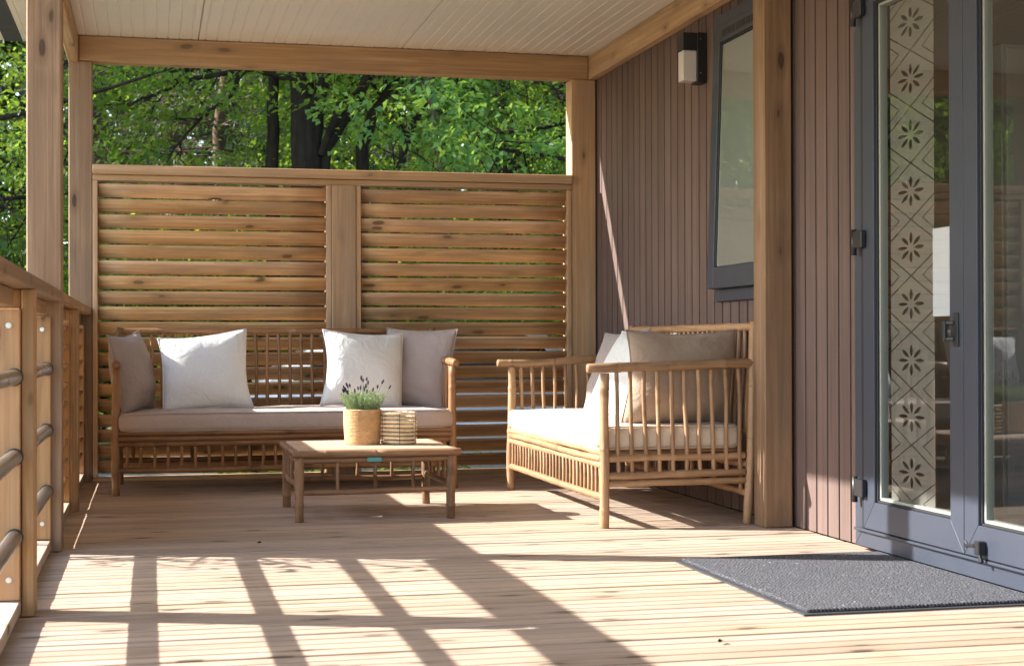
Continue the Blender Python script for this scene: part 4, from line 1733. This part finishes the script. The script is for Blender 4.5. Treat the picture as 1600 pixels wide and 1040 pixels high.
def shrub_mesh(seed, r, mat, n=2600, leafL=.085):
    rn2 = np.random.default_rng(seed)
    tubes = []
    tips = []
    rr = random.Random(seed)
    for k in range(16):
        a = rr.uniform(0, 6.283)
        el = rr.uniform(.35, 1.4)
        d = Vector((math.cos(a) * math.cos(el), math.sin(a) * math.cos(el), math.sin(el)))
        grow(tubes, tips, Vector((0, 0, 0)), d, r * rr.uniform(.6, 1.0), .014, 1, rr, .55, (3, 5), .1)
    P, D, L = sprays(tips, n / len(tips), r * .26, .5, leafL)
    P[:, 2] = np.maximum(P[:, 2], .02)
    return tube_mesh('stems', tubes, M['bark'], 0), leaves_mesh('foliage', P, D, L, L * .6, mat)


sy = shrub_mesh(41, 1.5, M['leaf_yellow'], 3800, .075)
sg = shrub_mesh(42, 1.6, M['leaf'], 4200, .085)
sc_ = shrub_mesh(43, 1.4, M['leaf_cool'], 3600, .085)
GS = 'shrubs of the undergrowth'
shr = [(sy, .78, 17.2, 1.75, 'yellow green shrub in front of the pine trunks'), (sg, 1.9, 17.6, 1.7, 'green shrub at the foot of the dark trunk'),
       (sc_, -.7, 17.6, 1.5, 'green shrub below the left leafy tree'), (sg, 3.4, 17.2, 1.5, 'green shrub behind the thin sapling'),
       (sy, 2.9, 21.0, 2.0, 'yellow green bush deep between the trunks'), (sc_, 5.3, 16.8, 1.6, 'green shrub below the bright broad leaved tree'),
       (sg, -3.0, 17.8, 1.6, 'green shrub left beyond the railing'), (sy, -4.6, 19.5, 1.7, 'yellow green shrub far left in the wood'),
       (sc_, .1, 21.5, 1.5, 'green shrub between the bare pine trunks'), (sg, 7.2, 18.6, 1.7, 'green shrub near the house end'),
       (sy, .9, 10.9, .42, 'small yellow green weed clump at the foot of the screen'), (sy, 2.0, 11.1, .36, 'low weed clump right under the screen'),
       (sy, 4.9, 25.0, 2.6, 'tall yellow green bush far behind the limbs'), (sg, 1.0, 24.5, 2.0, 'dim green bush behind the yellow shrub')]
for k, (msh, x, yv, s, lab) in enumerate(shr):
    tree('shrub', msh, (x, yv, G0), lab, 'shrub', GS, k * 1.3, s, ('stems', 'foliage'))

# open-air tree beside the deck whose crown dapples the far corner
bl4 = broadleaf(6.3, .10, 1.6, 51, M['leaf'], 22, .085, .36, 3, crownr=1.35)
tree('broadleaf_tree', bl4, (-6.6, 12.75, G0), 'small round tree standing apart on the open left side', 'tree', GW, .7)

# twiggy shrub just outside the railing; its shadow falls across the boards
t = thing('shrub', 'bare twiggy shrub standing alone outside the railing on the gravel', 'shrub', (-1.7, 6.45, G0), GS)
rn = random.Random(12)
tb_, tp_ = [], []
limb([(-1.75, 6.5, -.55), (-1.70, 6.45, .5), (-1.62, 6.42, 1.12)], .016, .008, 2, 0, .3, .5)
limb([(-1.72, 6.45, .85), (-1.45, 6.40, 1.03), (-1.05, 6.33, 1.10), (-.70, 6.22, 1.02)], .014, .006, 8, 0, .34, .2)
limb([(-1.74, 6.48, .70), (-1.45, 6.42, .82), (-1.10, 6.36, .84), (-.8, 6.25, .78)], .012, .005, 7, 0, .30, .2)
P, D, L = sprays(tp_, 4, .10, .3, .06)
me_obj('stems', tube_mesh('stems', tb_, M['bark'], 0), None, t)
me_obj('foliage', leaves_mesh('foliage', P, D, L, L * .5, M['leaf']), None, t)

# far wood that reads as one mass
n = 70000
px_ = RNG.uniform(-42, 55, n)
P = np.column_stack([px_, RNG.uniform(40, 52, n), G0 + 15 * RNG.random(n) ** .8])
D = RNG.normal(size=(n, 3)) + np.array([0, -.2, -.2])
L = RNG.uniform(.5, 1.1, n)
me_obj('far_wood', leaves_mesh('far_wood', P, D, L, L * .6, M['leaf_dark']))['kind'] = 'stuff'

# grass by the deck
n = 16000
P = np.column_stack([RNG.uniform(-7, 7, n), RNG.uniform(9.5, 12.2, n), np.full(n, G0)])
P2 = np.column_stack([RNG.uniform(-6, -.7, n), RNG.uniform(2, 12, n), np.full(n, G0)])
P = np.vstack([P, P2])
D = RNG.normal(size=(len(P), 3)) * .35 + np.array([0, 0, 1])
L = RNG.uniform(.08, .24, len(P))
g = me_obj('grass', leaves_mesh('grass', P, D, L, np.full(len(P), .012), M['grass']))
g['kind'] = 'stuff'

# parked car behind the screen
car = thing('parked_car', 'pale silver car parked on the gravel behind the louvred screen', 'car', (2.1, 13.3, G0))


def prism(name, prof, y0, y1, mat, parent, inset=0., bev=.03):
    """profile in x,z swept along y; top narrowed by inset"""
    bm = bmesh.new()
    zs = [p[1] for p in prof]
    zm, zM = min(zs), max(zs)
    f, b = [], []
    yc = (y0 + y1) / 2
    for x, z in prof:
        k = inset * (z - zm) / (zM - zm)
        f.append(bm.verts.new((x, y0 + k, z)))
        b.append(bm.verts.new((x, y1 - k, z)))
    bm.faces.new(f)
    bm.faces.new(b[::-1])
    n = len(prof)
    for k in range(n):
        bm.faces.new((f[k], b[k], b[(k + 1) % n], f[(k + 1) % n]))
    bmesh.ops.bevel(bm, geom=list(bm.edges), offset=bev, segments=2, affect='EDGES')
    return me_obj(name, finish(bm, name, True), mat, parent)


cx0, cyy = 0.0, 13.3
body = [(0, .28), (.02, .62), (.10, .86), (.95, .94), (3.55, .96), (4.15, .90), (4.24, .60), (4.22, .28), (3.70, .20), (.5, .20)]
prism('body', [(cx0 + x, G0 + z) for x, z in body], cyy - .86, cyy + .86, M['car'], car, .06, .05)
cabin = [(.85, .95), (1.55, 1.40), (1.85, 1.46), (2.9, 1.46), (3.20, 1.41), (3.75, .965)]
cb_ = prism('cabin', [(cx0 + x, G0 + z) for x, z in cabin], cyy - .76, cyy + .76, M['car'], car, .14, .03)
win = [[(1.12, .99), (1.62, 1.36), (2.15, 1.39), (2.15, .99)], [(2.22, .99), (2.22, 1.39), (2.85, 1.39), (3.10, 1.34), (3.48, .99)]]
for w in win:
    prism('window', [(cx0 + x, G0 + z) for x, z in w], cyy - .775, cyy - .70, M['car_glass'], cb_, .10, .004)
for xw in (.82, 3.40):
    wv = cyl('wheel', (cx0 + xw, cyy - .88, G0 + .31), (cx0 + xw, cyy - .68, G0 + .31), .31, M['tyre'], car, 28)
    cyl('rim', (cx0 + xw, cyy - .888, G0 + .31), (cx0 + xw, cyy - .86, G0 + .31), .20, M['steel'], wv, 20)
    wv = cyl('wheel', (cx0 + xw, cyy + .68, G0 + .31), (cx0 + xw, cyy + .88, G0 + .31), .31, M['tyre'], car, 28)
for z in (.62,):
    bx('headlight', cx0 - .005, cx0 + .10, cyy - .80, cyy - .45, G0 + z, G0 + z + .14, M['diffuser'], car)
    bx('tail_light', cx0 + 4.12, cx0 + 4.245, cyy - .80, cyy - .5, G0 + z, G0 + z + .14, M['tag'], car)
